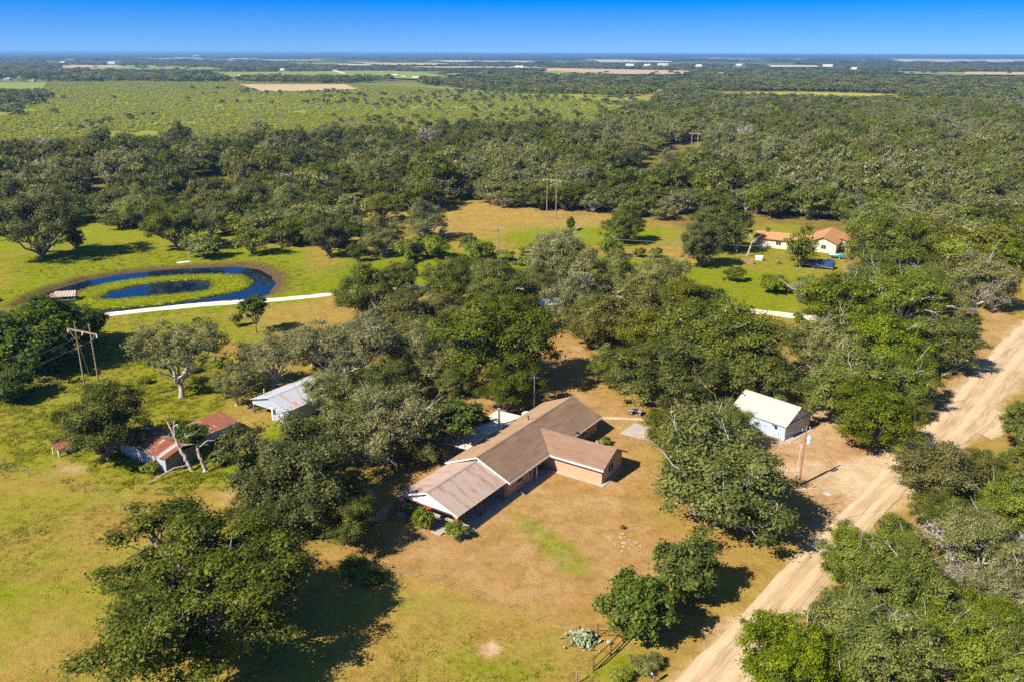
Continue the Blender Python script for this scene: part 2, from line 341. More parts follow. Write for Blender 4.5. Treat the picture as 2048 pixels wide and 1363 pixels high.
def attr(n, name): a = n.new('ShaderNodeAttribute'); a.attribute_name = name; return a.outputs['Fac']
def ground_mat():
    m, n, l, b = new_mat('ground')
    pos = n.new('ShaderNodeNewGeometry').outputs['Position']
    n_big = noise(n, l, 0.035, 4, 0.6, pos); n_mid = noise(n, l, 0.22, 5, 0.68, pos); n_fin = noise(n, l, 1.6, 5, 0.72, pos); n_xf = noise(n, l, 7.0, 3, 0.7, pos)
    wob = math_(n, l, 'ADD', math_(n, l, 'MULTIPLY', math_(n, l, 'SUBTRACT', n_mid, .5), .9), math_(n, l, 'MULTIPLY', math_(n, l, 'SUBTRACT', n_fin, .5), .75))
    def edged(a, k=1.0, lo=.28, hi=.72):
        v = math_(n, l, 'ADD', attr(n, a), math_(n, l, 'MULTIPLY', wob, k))
        return ramp(n, l, v, [(lo, 0.0), (hi, 1.0)])
    sp_fin = ramp(n, l, n_fin, [(.30, 0.0), (.70, 1.0)])
    dry = ramp(n, l, n_mid, [(0.25, (.265, .140, .036)), (.5, (.325, .182, .056)), (.75, (.385, .235, .086))])
    straw = ramp(n, l, n_mid, [(0.25, (.235, .155, .026)), (.5, (.31, .208, .044)), (.75, (.40, .285, .085))])
    dry = mixc(n, l, edged('yard', .5), straw, dry)
    dry = mixc(n, l, ramp(n, l, n_xf, [(.45, 0.0), (.68, .6)]), dry, (.205, .122, .026))
    dry = mixc(n, l, math_(n, l, 'MULTIPLY', sp_fin, .35), dry, (.42, .28, .10))
    grn = ramp(n, l, n_fin, [(0.25, (.100, .120, .005)), (.45, (.170, .196, .008)), (.62, (.225, .235, .012)), (.8, (.30, .265, .035))])
    grn = mixc(n, l, ramp(n, l, n_big, [(.35, 0.0), (.7, .8)]), grn, (.195, .228, .008))
    grn = mixc(n, l, ramp(n, l, n_xf, [(.48, 0.0), (.7, .6)]), grn, (.110, .130, .006))
    col = mixc(n, l, edged('green', 1.05), dry, grn)
    lsh = ramp(n, l, n_fin, [(.25, (.105, .112, .005)), (.5, (.19, .185, .010)), (.8, (.32, .29, .035))])
    col = mixc(n, l, edged('lush', .8, .35, .75), col, lsh)
    lit = ramp(n, l, n_fin, [(.25, (.095, .070, .020)), (.55, (.165, .125, .032)), (.8, (.19, .165, .030))])
    col = mixc(n, l, edged('litter', .7), col, lit)
    col = mixc(n, l, edged('pale', .6), col, ramp(n, l, n_mid, [(.3, (.185, .205, .022)), (.7, (.28, .285, .045))]))
    col = mixc(n, l, attr(n, 'far'), col, ramp(n, l, n_big, [(.3, (.085, .105, .035)), (.7, (.16, .17, .06))]))
    dirt = ramp(n, l, n_mid, [(.2, (.33, .19, .085)), (.5, (.41, .255, .125)), (.8, (.50, .34, .19))])
    dirt = mixc(n, l, ramp(n, l, n_xf, [(.45, 0.0), (.7, .4)]), dirt, (.29, .16, .06))
    col = mixc(n, l, edged('bare', .8, .3, .85), col, dirt)
    col = mixc(n, l, math_(n, l, 'MULTIPLY', edged('red', .9, .3, .9), .6), col, (.29, .115, .036))
    dirt2 = ramp(n, l, n_mid, [(.2, (.46, .32, .18)), (.8, (.58, .43, .27))])
    col = mixc(n, l, edged('sand', .6, .25, .7), col, dirt2)
    col = mixc(n, l, attr(n, 'shore'), col, (.105, .066, .034))
    col = mixc(n, l, attr(n, 'marsh'), col, (.25, .275, .008))
    n_pat = noise(n, l, .55, 6, .75, pos)
    col = mixc(n, l, ramp(n, l, n_pat, [(.40, .55), (.52, 0.0)]), col, mixc(n, l, 1.0, col, (.70, .66, .60), 'MULTIPLY'))
    col = mixc(n, l, ramp(n, l, n_pat, [(.54, 0.0), (.70, .5)]), col, mixc(n, l, 1.0, col, (1.25, 1.22, 1.25), 'MULTIPLY'))
    l.new(col, b.inputs['Base Color']); b.inputs['Roughness'].default_value = 0.95; b.inputs['Specular IOR Level'].default_value = 0.0
    h = math_(n, l, 'ADD', math_(n, l, 'MULTIPLY', n_fin, .7), math_(n, l, 'MULTIPLY', n_xf, .5))
    bump(n, l, b, h, 0.7, 0.30)
    return m
ground = link('ground', gme, ground_mat()); tag(ground, 'dry grass and pasture ground around the brick house', None, kind='structure')

# ---------------------------------------------------------------- roads, as ragged-edged sheets just above the ground
def strip(name, left, right, z, mat, seg=0.6, rag=0.35, seed=1, cross=8):
    """sheet between two measured edge lines; both edges wander a little"""
    r = np.random.default_rng(seed)
    def res(line, n):
        a = np.array([q[:2] for q in line]); d = np.r_[0, np.cumsum(np.hypot(*np.diff(a, axis=0).T))]
        # smooth through the measured points
        t = np.linspace(0, d[-1], n); out = np.stack([np.interp(t, d, a[:, 0]), np.interp(t, d, a[:, 1])], 1)
        k = max(1, n // (2 * len(line)))
        pad = np.r_[np.repeat(out[:1], k, 0), out, np.repeat(out[-1:], k, 0)]; ker = np.ones(2 * k + 1) / (2 * k + 1)
        return np.stack([np.convolve(pad[:, i], ker, 'valid') for i in (0, 1)], 1)
    ln = np.hypot(*np.diff(np.array([q[:2] for q in left]), axis=0).T).sum(); n = int(ln / seg) + 2
    L, Rr = res(left, n), res(right, n); wv = Rr - L; wv /= np.linalg.norm(wv, axis=1)[:, None]
    L = L - wv * ((fbm(L, 3, seed) - .5) * 2 * rag)[:, None]; Rr = Rr + wv * ((fbm(Rr, 3, seed + 9) - .5) * 2 * rag)[:, None]
    t = np.linspace(0, 1, cross + 1); P = L[:, None] * (1 - t[None, :, None]) + Rr[:, None] * t[None, :, None]
    nn = cross + 1; crown = 0.05 * np.sin(np.pi * t); V = np.concatenate([P.reshape(-1, 2), (z + np.tile(crown, n))[:, None]], 1)
    q = (np.arange(n - 1)[:, None] * nn + np.arange(cross)[None]).ravel()
    acr = np.tile(t, n); alo = np.repeat(np.linspace(0, ln, n), nn)
    o = link(name, np_mesh(name, V, quads=np.stack([q, q + 1, q + 1 + nn, q + nn], 1), smooth=True, attrs={'across': ('POINT', acr), 'along': ('POINT', alo)}), mat)
    return o
def road_mat(name, c, c2, tracks=2, tr=.25):
    m, n, l, b = new_mat(name)
    pos = n.new('ShaderNodeNewGeometry').outputs['Position']; ac = attr(n, 'across'); al = attr(n, 'along')
    cmb = n.new('ShaderNodeCombineXYZ'); l.new(math_(n, l, 'MULTIPLY', ac, 6.0), cmb.inputs[0]); l.new(math_(n, l, 'MULTIPLY', al, .05), cmb.inputs[1])
    streak = noise(n, l, 3.0, 5, 0.6, cmb.outputs[0]); blot = noise(n, l, .25, 5, .6, pos); fin = noise(n, l, 4.0, 5, .7, pos)
    col = mixc(n, l, ramp(n, l, blot, [(.3, 0.0), (.7, 1.0)]), c, c2)
    col = mixc(n, l, ramp(n, l, streak, [(.42, 0.0), (.68, tr * 2)]), col, tuple(x * .62 for x in c))
    wave = math_(n, l, 'SINE', math_(n, l, 'MULTIPLY', ac, math.pi * 2 * tracks))
    col = mixc(n, l, math_(n, l, 'MULTIPLY', math_(n, l, 'MAXIMUM', wave, 0.0), .55), col, tuple(min(1, x * 1.18) for x in c2))
    col = mixc(n, l, ramp(n, l, fin, [(.5, 0.0), (.8, .5)]), col, tuple(x * .8 for x in c))
    l.new(col, b.inputs['Base Color']); b.inputs['Roughness'].default_value = .95; b.inputs['Specular IOR Level'].default_value = .1
    bump(n, l, b, math_(n, l, 'ADD', fin, streak), .35, .08)
    return m
dirt_mat = road_mat('road_dirt', (.43, .295, .165), (.55, .40, .245), 2, .42)
white_mat = road_mat('track_caliche', (.60, .50, .36), (.72, .63, .49), 1, .12)
rd_l = GP([(1180,1540),(1330,1375),(1420,1290),(1511,1196),(1569,1131),(1644,1065),(1700,1010),(1745,955),(1806,888),(1868,840),(1960,725),(2048,640),(2150,560),(2230,510)])
rd_r = GP([(1400,1540),(1500,1375),(1570,1275),(1635,1189),(1705,1105),(1768,1020),(1845,955),(1923,893),(1960,862),(2050,742),(2135,650),(2250,550),(2300,520)])
tag(strip('dirt_road', rd_l, rd_r, .05, dirt_mat, .7, .45, 3, 12), 'pale dirt road running up the side of the property', None, kind='structure')
tr_l = GP([(120,642),(180,629),(300,616),(430,603),(540,597),(620,590),(668,585),(740,575),(840,572),(960,573),(1080,578),(1150,585),(1280,596),(1400,606),(1470,614),(1540,622),(1620,630),(1700,640),(1830,655)])
tr_r = GP([(120,652),(180,638),(300,624),(430,611),(540,605),(620,597),(668,591),(740,581),(840,578),(960,580),(1080,586),(1150,593),(1280,604),(1400,615),(1470,623),(1540,632),(1620,640),(1700,652),(1830,668)])
tag(strip('gravel_track', tr_l, tr_r, .04, white_mat, .6, .5, 5, 5), 'white gravel track curving past the pond towards the road', None, kind='structure')
dv_l = GP([(1665,915),(1710,912),(1770,915),(1850,915)]); dv_r = GP([(1668,945),(1700,985),(1722,1020),(1745,1045)])
tag(strip('turnout', GP([(1948,866),(1972,842),(1992,815)]), GP([(1985,884),(2012,858),(2022,828)]), .035, dirt_mat, .5, 1.2, 12, 5), 'pale gravel turnout across the dirt road', None, kind='structure')
# footpath of worn dirt between house and pad
tag(strip('footpath', GP([(1200,833),(1250,834),(1300,836)]), GP([(1200,838),(1250,839),(1300,842)]), .035, plain('path_dirt', (.50, .37, .24), .95, 0, .15, .5), .5, .1, 14, 3), 'narrow worn footpath behind the brick house', None, kind='structure')

# ---------------------------------------------------------------- pond water
def sheet(name, poly, z, mat, grow=1.0):
    a = np.array([q[:2] for q in poly]); c = a.mean(0); a = c + (a - c) * grow
    o = MB().add([(x, y, z) for x, y in a], [tuple(range(len(a)))]).build(name, mat); return o
def water_mat():
    m, n, l, b = new_mat('pond_water')
    pos = n.new('ShaderNodeNewGeometry').outputs['Position']; w = noise(n, l, .9, 3, .5, pos)
    b.inputs['Base Color'].default_value = (.004, .012, .03, 1); b.inputs['Roughness'].default_value = .04; b.inputs['IOR'].default_value = 1.6
    b.inputs['Specular IOR Level'].default_value = .5
    bump(n, l, b, w, .04, .05); return m
wmat = water_mat()
tag(sheet('pond_water', POND, -.62, wmat, 1.01), 'still dark blue water of the oval pond', None, kind='structure')
tag(sheet('pool_water', BACK_POND, -.35, wmat, 1.02), 'small muddy pool in the woods behind the pond', None, kind='structure')
# ================================================================= TREES
def leaf_mat(name, dark, mid, light, trans=.22, hue_var=.5, rough=.55):
    m, n, l, b = new_mat(name)
    t = n.new('ShaderNodeAttribute'); t.attribute_name = 'tint'
    oi = n.new('ShaderNodeObjectInfo')
    col = ramp(n, l, t.outputs['Fac'], [(0.05, dark), (.5, mid), (.95, light)])
    hs = n.new('ShaderNodeHueSaturation')
    l.new(math_(n, l, 'ADD', .5 - .018 * hue_var, math_(n, l, 'MULTIPLY', oi.outputs['Random'], .036 * hue_var)), hs.inputs['Hue'])
    l.new(math_(n, l, 'ADD', 1 - .35 * hue_var, math_(n, l, 'MULTIPLY', oi.outputs['Random'], .6 * hue_var)), hs.inputs['Saturation'])
    l.new(math_(n, l, 'ADD', 1 - .25 * hue_var, math_(n, l, 'MULTIPLY', math_(n, l, 'FRACT', math_(n, l, 'MULTIPLY', oi.outputs['Random'], 7.31)), .55 * hue_var)), hs.inputs['Value'])
    l.new(col, hs.inputs['Color'])
    l.new(hs.outputs[0], b.inputs['Base Color']); b.inputs['Roughness'].default_value = rough; b.inputs['Specular IOR Level'].default_value = .18
    tr = n.new('ShaderNodeBsdfTranslucent'); mx = n.new('ShaderNodeMixShader'); mx.inputs[0].default_value = trans
    tc = mixc(n, l, .5, hs.outputs[0], (mid[0] * 1.6, mid[1] * 1.7, mid[2]))
    l.new(tc, tr.inputs['Color']); out = n['Material Output']
    l.new(b.outputs[0], mx.inputs[1]); l.new(tr.outputs[0], mx.inputs[2]); l.new(mx.outputs[0], out.inputs['Surface'])
    return m
LM = {
 'oak':   leaf_mat('leaves_oak', (.046, .058, .005), (.118, .134, .012), (.25, .26, .040), .36),
 'oakd':  leaf_mat('leaves_oak_dark', (.034, .044, .004), (.088, .102, .009), (.205, .215, .034), .33),
 'oakg':  leaf_mat('leaves_oak_grey', (.092, .094, .020), (.19, .19, .050), (.33, .32, .12), .36),
 'sun':   leaf_mat('leaves_bright', (.058, .078, .004), (.140, .168, .011), (.28, .305, .034), .33),
 'dense': leaf_mat('leaves_dense', (.028, .048, .002), (.070, .104, .005), (.155, .188, .016), .28, hue_var=.3),
 'olive': leaf_mat('leaves_olive', (.075, .075, .006), (.140, .136, .015), (.235, .215, .036), .3),
 'lime':  leaf_mat('leaves_lime', (.105, .135, .008), (.205, .235, .018), (.32, .335, .055), .35),
 'brush': leaf_mat('leaves_brush', (.24, .255, .016), (.36, .37, .030), (.46, .46, .07), .45, .6),
 'grey':  leaf_mat('twigs_grey', (.15, .125, .09), (.25, .215, .165), (.38, .335, .265), .15, .3),
}
def bark_mat(name, a, b2):
    m, n, l, b = new_mat(name)
    tc = n.new('ShaderNodeTexCoord').outputs['Object']; f = noise(n, l, 2.5, 6, .65, tc); f2 = noise(n, l, 14, 4, .6, tc)
    l.new(mixc(n, l, ramp(n, l, f, [(.35, 0.0), (.65, 1.0)]), a, b2), b.inputs['Base Color']); b.inputs['Roughness'].default_value = .95
    b.inputs['Specular IOR Level'].default_value = .1
    bump(n, l, b, f2, .6, .04); return m
BARK = bark_mat('bark', (.12, .095, .072), (.30, .265, .22))
BARK_PALE = bark_mat('bark_pale', (.27, .24, .20), (.52, .48, .42))
BARK_DEAD = bark_mat('bark_dead', (.24, .20, .165), (.46, .41, .36))

def tubes(paths, sides):
    """many tapered tubes at once: paths = [(pts (m,3), radii (m))]"""
    V = []; Q = []; base = 0
    for (pts, rad), n in zip(paths, sides):
        pts = np.asarray(pts, float); m = len(pts)
        t = np.gradient(pts, axis=0); t /= np.linalg.norm(t, axis=1)[:, None] + 1e-9
        ref = np.where(np.abs(t[:, 2:3]) < .9, [[0, 0, 1.]], [[1., 0, 0]])
        u = np.cross(t, ref); u /= np.linalg.norm(u, axis=1)[:, None] + 1e-9; w = np.cross(t, u)
        a = np.arange(n) * 2 * np.pi / n
        ring = pts[:, None] + np.asarray(rad)[:, None, None] * (np.cos(a)[None, :, None] * u[:, None] + np.sin(a)[None, :, None] * w[:, None])
        V.append(ring.reshape(-1, 3))
        i, k = np.meshgrid(np.arange(m - 1), np.arange(n), indexing='ij'); i = i.ravel(); k = k.ravel(); k2 = (k + 1) % n
        Q.append(np.stack([i * n + k, i * n + k2, (i + 1) * n + k2, (i + 1) * n + k], 1) + base); base += m * n
    return np.concatenate(V), np.concatenate(Q)
def wiggle(a, b, r, m, amp, sag=0.0):
    """a crooked limb from a to b"""
    t = np.linspace(0, 1, m)[:, None]; ln = np.linalg.norm(b - a)
    off = r.normal(0, 1, (m, 3)) * amp * ln; off[0] = 0; off[-1] = 0
    off = np.cumsum(off, 0) * .6; off -= t * off[-1]
    p = a + (b - a) * t + off; p[:, 2] += sag * ln * np.sin(np.pi * t[:, 0]); return p
def leaf_faces(c, nrm, size, r, ratio=.62):
    n = len(c); nrm = nrm / (np.linalg.norm(nrm, axis=1)[:, None] + 1e-9)
    t = np.cross(nrm, r.normal(size=(n, 3))); t /= np.linalg.norm(t, axis=1)[:, None] + 1e-9; b = np.cross(nrm, t)
    s = np.asarray(size)[:, None]
    fold = nrm * s * .12
    V = np.stack([c - t * s * .5, c - b * s * .5 * ratio + fold, c + t * s * .5, c + b * s * .5 * ratio + fold], 1).reshape(-1, 3)
    return V, np.arange(4 * n).reshape(n, 4)

def make_tree(name, seed, R=5.0, H=8.0, base=.25, nclump=60, nleaf=300, leaf=.22, rc=.22, leafmat='oak', flat=.62, shell=.5, bark=None, upb=.55, limbs=5, twigs=1.0, lobes=0.25, trunk_r=None, lean=.15, bare_twigs=0, under=-.35, boughs=14, brad=.34):
    """returns (trunk mesh, crown mesh, R, H). Crown of leaf clumps carried on crooked limbs."""
    r = np.random.default_rng(seed)
    cz = H * (base + (1 - base) * .46); hz = H * (1 - base) * .54
    # --- where the clumps sit: boughs spread unevenly round the crown, clumps gathered on each bough
    c = []; ph = r.random(6) * 6.28; bl = []
    nb = boughs; tries = 0
    while len(bl) < nb and tries < 4000:
        tries += 1
        d = r.normal(size=3); d /= np.linalg.norm(d)
        if d[2] < under: continue
        az = math.atan2(d[1], d[0])
        lob = 1 - lobes * .5 + lobes * (math.sin(2 * az + ph[0]) * .4 + math.sin(3 * az + ph[1]) * .4 + .3 * math.sin(5 * az + ph[2]))
        rad = (shell + (1 - shell) * r.random() ** .5) * min(lob, 1.05) * (1 - brad * .8)
        p = np.array([d[0] * R * rad, d[1] * R * rad, cz + d[2] * hz * rad * .95])
        if any(np.linalg.norm((p - q) * (1, 1, 1.2)) < R * brad * .95 for q in bl): continue
        bl.append(p)
    bl = np.array(bl); bk = []
    per = max(1, nclump // len(bl))
    for ib, q in enumerate(bl):
        br = R * brad * r.uniform(.75, 1.3)
        for _ in range(int(per * (br / (R * brad)) ** 2) + 1):
            d = r.normal(size=3); d /= np.linalg.norm(d); d[2] = abs(d[2]) if r.random() < .65 else d[2]
            c.append(q + d * br * r.random() ** .4 * np.array([1, 1, .85])); bk.append(ib)
    c = np.array(c); nc = len(c); c[:, 2] = np.maximum(c[:, 2], H * .07)
    bk = np.array(bk)
    # --- limbs
    fork = np.array([r.normal(0, lean * .4), r.normal(0, lean * .4), H * base * r.uniform(.75, .95)])
    tr = trunk_r or R * .042
    paths = []; sides = []
    foot = np.array([0, 0, -.15])
    p = wiggle(foot, fork, r, 5, .03); paths.append((p, np.linspace(tr * 1.25, tr * .95, 5) * np.array([1.35, 1.05, 1, 1, 1]))); sides.append(8)
    order = np.argsort(np.arctan2(bl[:, 1], bl[:, 0]))
    for g, ib in enumerate(order):
        sel = np.where(bk == ib)[0]
        end = bl[ib] * .96 + fork * .04; end[2] = max(end[2] - R * brad * .25, fork[2] * .8)
        lp = wiggle(fork, end, r, 8, .07, .05); lr = np.linspace(tr * .66, tr * .17, 8)
        paths.append((lp, lr)); sides.append(6)
        for j in sel[:limbs * 2]:
            i0 = r.integers(4, 8); a = lp[i0]; e = c[j] + np.array([0, 0, -R * rc * .15])
            q = wiggle(a, e, r, 5, .1, .04); paths.append((q, np.linspace(lr[i0] * .62, tr * .06, 5))); sides.append(4)
            for _ in range(r.poisson(twigs)):
                d = r.normal(size=3); d[2] = abs(d[2]) * .8 + .15; d /= np.linalg.norm(d)
                s0 = q[r.integers(2, 5)]; e2 = s0 + d * R * rc * r.uniform(.8, 1.5)
                paths.append((wiggle(s0, e2, r, 4, .12), np.linspace(tr * .11, tr * .035, 4))); sides.append(3)
    for _ in range(bare_twigs):
        j = r.integers(nc); d = c[j] - np.array([0, 0, cz - hz * .5]); d /= np.linalg.norm(d); d += r.normal(0, .5, 3); d[2] = abs(d[2])
        s0 = c[j] * .9 + fork * .1; q = wiggle(s0, s0 + d * R * r.uniform(.2, .42), r, 5, .1); paths.append((q, np.linspace(tr * .30, tr * .07, 5))); sides.append(4)
        for _ in range(3):
            d2 = d + r.normal(0, .7, 3); a = q[r.integers(1, 4)]; paths.append((wiggle(a, a + d2 * R * .16, r, 4, .12), np.linspace(tr * .08, tr * .025, 4))); sides.append(3)
    V, Q = tubes(paths, sides)
    tm = np_mesh(name + '_trunk', V, quads=Q, smooth=True); tm.materials.append(bark or BARK)
    # --- leaves
    if nleaf <= 0: return tm, None, float(np.percentile(np.hypot(V[:, 0], V[:, 1]), 98)), float(V[:, 2].max())
    LC = []; LN = []; LS = []; LT = []
    mid = np.array([0, 0, cz - hz * .35])
    for j in range(nc):
        rr = R * rc * r.uniform(.75, 1.25); n = max(8, int(nleaf * (rr / (R * rc)) ** 2))
        d = r.normal(size=(n, 3)); d /= np.linalg.norm(d, axis=1)[:, None]
        d[:, 2] = np.where(d[:, 2] < -.35, -d[:, 2], d[:, 2])
        rad = rr * np.abs(r.normal(.68, .40, n))
        o = d * rad[:, None] * np.array([1, 1, flat])
        out = c[j] - mid; out /= np.linalg.norm(out)
        LC.append(c[j] + o)
        LN.append(d * .7 + out * .35 + np.array([0, 0, upb]) + r.normal(0, .55, (n, 3)))
        LS.append(leaf * np.clip(np.exp(r.normal(-.08, .38, n)), .45, 2.0)); LT.append(np.clip(.55 * r.random() + .5 * r.random(n) , 0, 1))
    V, Q = leaf_faces(np.concatenate(LC), np.concatenate(LN), np.concatenate(LS), r)
    V[:, 2] = np.maximum(V[:, 2], .05)
    cm = np_mesh(name + '_crown', V, quads=Q, attrs={'tint': ('FACE', np.concatenate(LT))}); cm.materials.append(LM[leafmat])
    return tm, cm, float(np.percentile(np.hypot(V[:, 0], V[:, 1]), 97.5)), float(np.percentile(V[:, 2], 99.5))

PROTO = {}
def proto(key, *variants): PROTO[key] = list(variants)
# near trees: leaf-sized faces
OAK = dict(R=5.2, H=7.0, base=.05, under=-.8, nclump=190, nleaf=300, leaf=.145, rc=.125, flat=.78, upb=.35, shell=.55, twigs=.8, lobes=.4, limbs=4, boughs=15, brad=.34)
proto('oak', *[make_tree('oak', 100 + i, **dict(OAK, leafmat='oak')) for i in range(3)])
proto('oakdark', *[make_tree('oak', 120 + i, **dict(OAK, leafmat='oakd', nclump=165)) for i in range(2)])
proto('oaklight', *[make_tree('oak', 140 + i, **dict(OAK, leafmat='sun', bark=BARK_PALE, bare_twigs=16, leaf=.16, twigs=1.3)) for i in range(3)])
proto('oakgrey', *[make_tree('oak', 160 + i, **dict(OAK, leafmat='oakg', bark=BARK_PALE, nleaf=215, twigs=1.5, bare_twigs=10)) for i in range(3)])
proto('sparse', *[make_tree('oak', 180 + i, **dict(OAK, R=4.6, H=7.6, base=.2, nclump=120, nleaf=140, leafmat='oakg', brad=.3, boughs=14, twigs=1.3, lobes=.45, bark=BARK_PALE, trunk_r=.2, under=-.3)) for i in range(3)])
proto('spread', *[make_tree('oak', 203, R=8.6, H=9.4, base=.12, under=-.5, nclump=290, nleaf=300, leaf=.15, rc=.082, flat=.62, upb=.4, leafmat='oakd', shell=.6, twigs=1.2, lobes=.8, limbs=6, trunk_r=.42, boughs=25, brad=.18)])
proto('dense', *[make_tree('dense', 220 + i, R=2.6, H=5.2, base=.08, nclump=130, nleaf=170, leaf=.2, rc=.17, leafmat='dense', shell=.6, flat=.8, twigs=.2, lobes=.2, limbs=3, under=-.85, boughs=16, brad=.38) for i in range(2)])
proto('broad', *[make_tree('broad', 240 + i, R=3.0, H=6.0, base=.3, nclump=70, nleaf=110, leaf=.3, rc=.2, leafmat='dense', shell=.5, twigs=.4, lobes=.4, limbs=3, boughs=12, brad=.36) for i in range(2)])
proto('feather', *[make_tree('feather', 260 + i, R=3.8, H=5.6, base=.1, nclump=120, nleaf=260, leaf=.15, rc=.17, leafmat='olive', shell=.45, flat=.85, twigs=1.0, lobes=.4, limbs=3, upb=.3, boughs=13, brad=.36, under=-.5) for i in range(3)])
proto('vine', *[make_tree('vine', 280 + i, R=5.5, H=7.0, base=.05, nclump=200, nleaf=140, leaf=.28, rc=.13, leafmat='dense', shell=.65, flat=.9, twigs=.1, lobes=.5, limbs=3, under=-.9, upb=.4, boughs=18, brad=.34) for i in range(2)])
BUSH = dict(R=1.7, H=1.8, base=.04, nclump=50, nleaf=120, leaf=.16, rc=.2, shell=.45, flat=.9, twigs=.4, lobes=.4, limbs=3, under=-.15, trunk_r=.05, boughs=9, brad=.4)
proto('bush', *[make_tree('bush', 300 + i, **dict(BUSH, leafmat='lime')) for i in range(3)])
proto('bushgreen', *[make_tree('bush', 310 + i, **dict(BUSH, leafmat='sun')) for i in range(2)])
proto('dead', *[make_tree('dead', 320 + i, R=3.4, H=6.0, base=.28, nclump=70, nleaf=0, rc=.2, shell=.5, twigs=3.5, lobes=.4, limbs=4, bark=BARK_DEAD, trunk_r=.34, bare_twigs=16, boughs=10) for i in range(2)])
proto('greybush', *[make_tree('greybush', 330 + i, **dict(BUSH, R=2.4, H=3.0, nleaf=90, leaf=.13, leafmat='grey', twigs=4, bark=BARK_DEAD, trunk_r=.09, upb=.1)) for i in range(2)])
# trees of the woods farther off: fewer, larger faces
WOOD = dict(R=4.6, H=7.0, base=.04, flat=.8, upb=.4, nclump=90, nleaf=58, leaf=.34, rc=.17, shell=.55, twigs=.5, lobes=.4, limbs=3, under=-.6, boughs=12, brad=.36)
proto('wood', *[make_tree('wood', 400 + i, **dict(WOOD, leafmat='oakd')) for i in range(3)])
proto('woodgrey', *[make_tree('woodgrey', 420 + i, **dict(WOOD, leafmat='oakg', bark=BARK_PALE, twigs=1.5, nleaf=50)) for i in range(3)])
proto('woodsun', *[make_tree('woodsun', 440 + i, **dict(WOOD, leafmat='sun')) for i in range(2)])
proto('woodolive', *[make_tree('woodolive', 450 + i, **dict(WOOD, leafmat='olive', leaf=.3, nleaf=75)) for i in range(2)])
proto('woodlime', *[make_tree('woodlime', 460 + i, **dict(WOOD, leafmat='lime')) for i in range(2)])
proto('woodbare', *[make_tree('woodbare', 470 + i, **dict(WOOD, leafmat='grey', bark=BARK_DEAD, twigs=3.0, nleaf=22)) for i in range(2)])
FAR = dict(R=4.6, H=6.6, base=.03, nclump=34, nleaf=18, leaf=.95, rc=.24, shell=.5, twigs=0, lobes=.35, limbs=2, under=-.4, boughs=9, brad=.4)
proto('far', *[make_tree('far', 500 + i, **dict(FAR, leafmat=['oakd', 'oak', 'oakg'][i])) for i in range(3)])
proto('farsun', *[make_tree('farsun', 510 + i, **dict(FAR, leafmat='sun')) for i in range(2)])
proto('brush', *[make_tree('brush', 520 + i, **dict(FAR, R=2.6, H=2.6, leafmat='brush', leaf=.5, nleaf=20, flat=.75)) for i in range(3)])
proto('brushgrey', *[make_tree('brushgrey', 530 + i, **dict(FAR, R=2.4, H=2.2, leafmat='grey', leaf=.4, nleaf=18)) for i in range(1)])

TR = np.random.default_rng(99)
def plant(name, key, pos, R, H, label, cat, group=None, var=None, rot=None):
    vs = PROTO[key]; tm, cm, r0, h0 = vs[var % len(vs)] if var is not None else vs[TR.integers(len(vs))]
    e = empty(name, tuple(pos), TR.random() * 6.283 if rot is None else rot, label, cat, group)
    e.scale = (R / r0, R / r0, H / h0)
    t = link('trunk', tm, None, e)
    if cm is not None: link('crown', cm, None, e)
    return e
def place(key, cx, cy, wpx, hr, label, name='oak_tree', cat='tree', group=None, var=None, rot=None, base=.2):
    """a tree whose crown is centred on photograph pixel (cx,cy) and wpx wide; hr = height / width"""
    hc = 4.0
    for _ in range(8):
        p = G(cx, cy, hc); R = 1.14 * wpx * depth_of(p) / FPX / 2; H = 2 * R * hr; hc = .5 * H
    return plant(name, key, (p[0], p[1], 0), R, H, label, cat, group, var, rot)

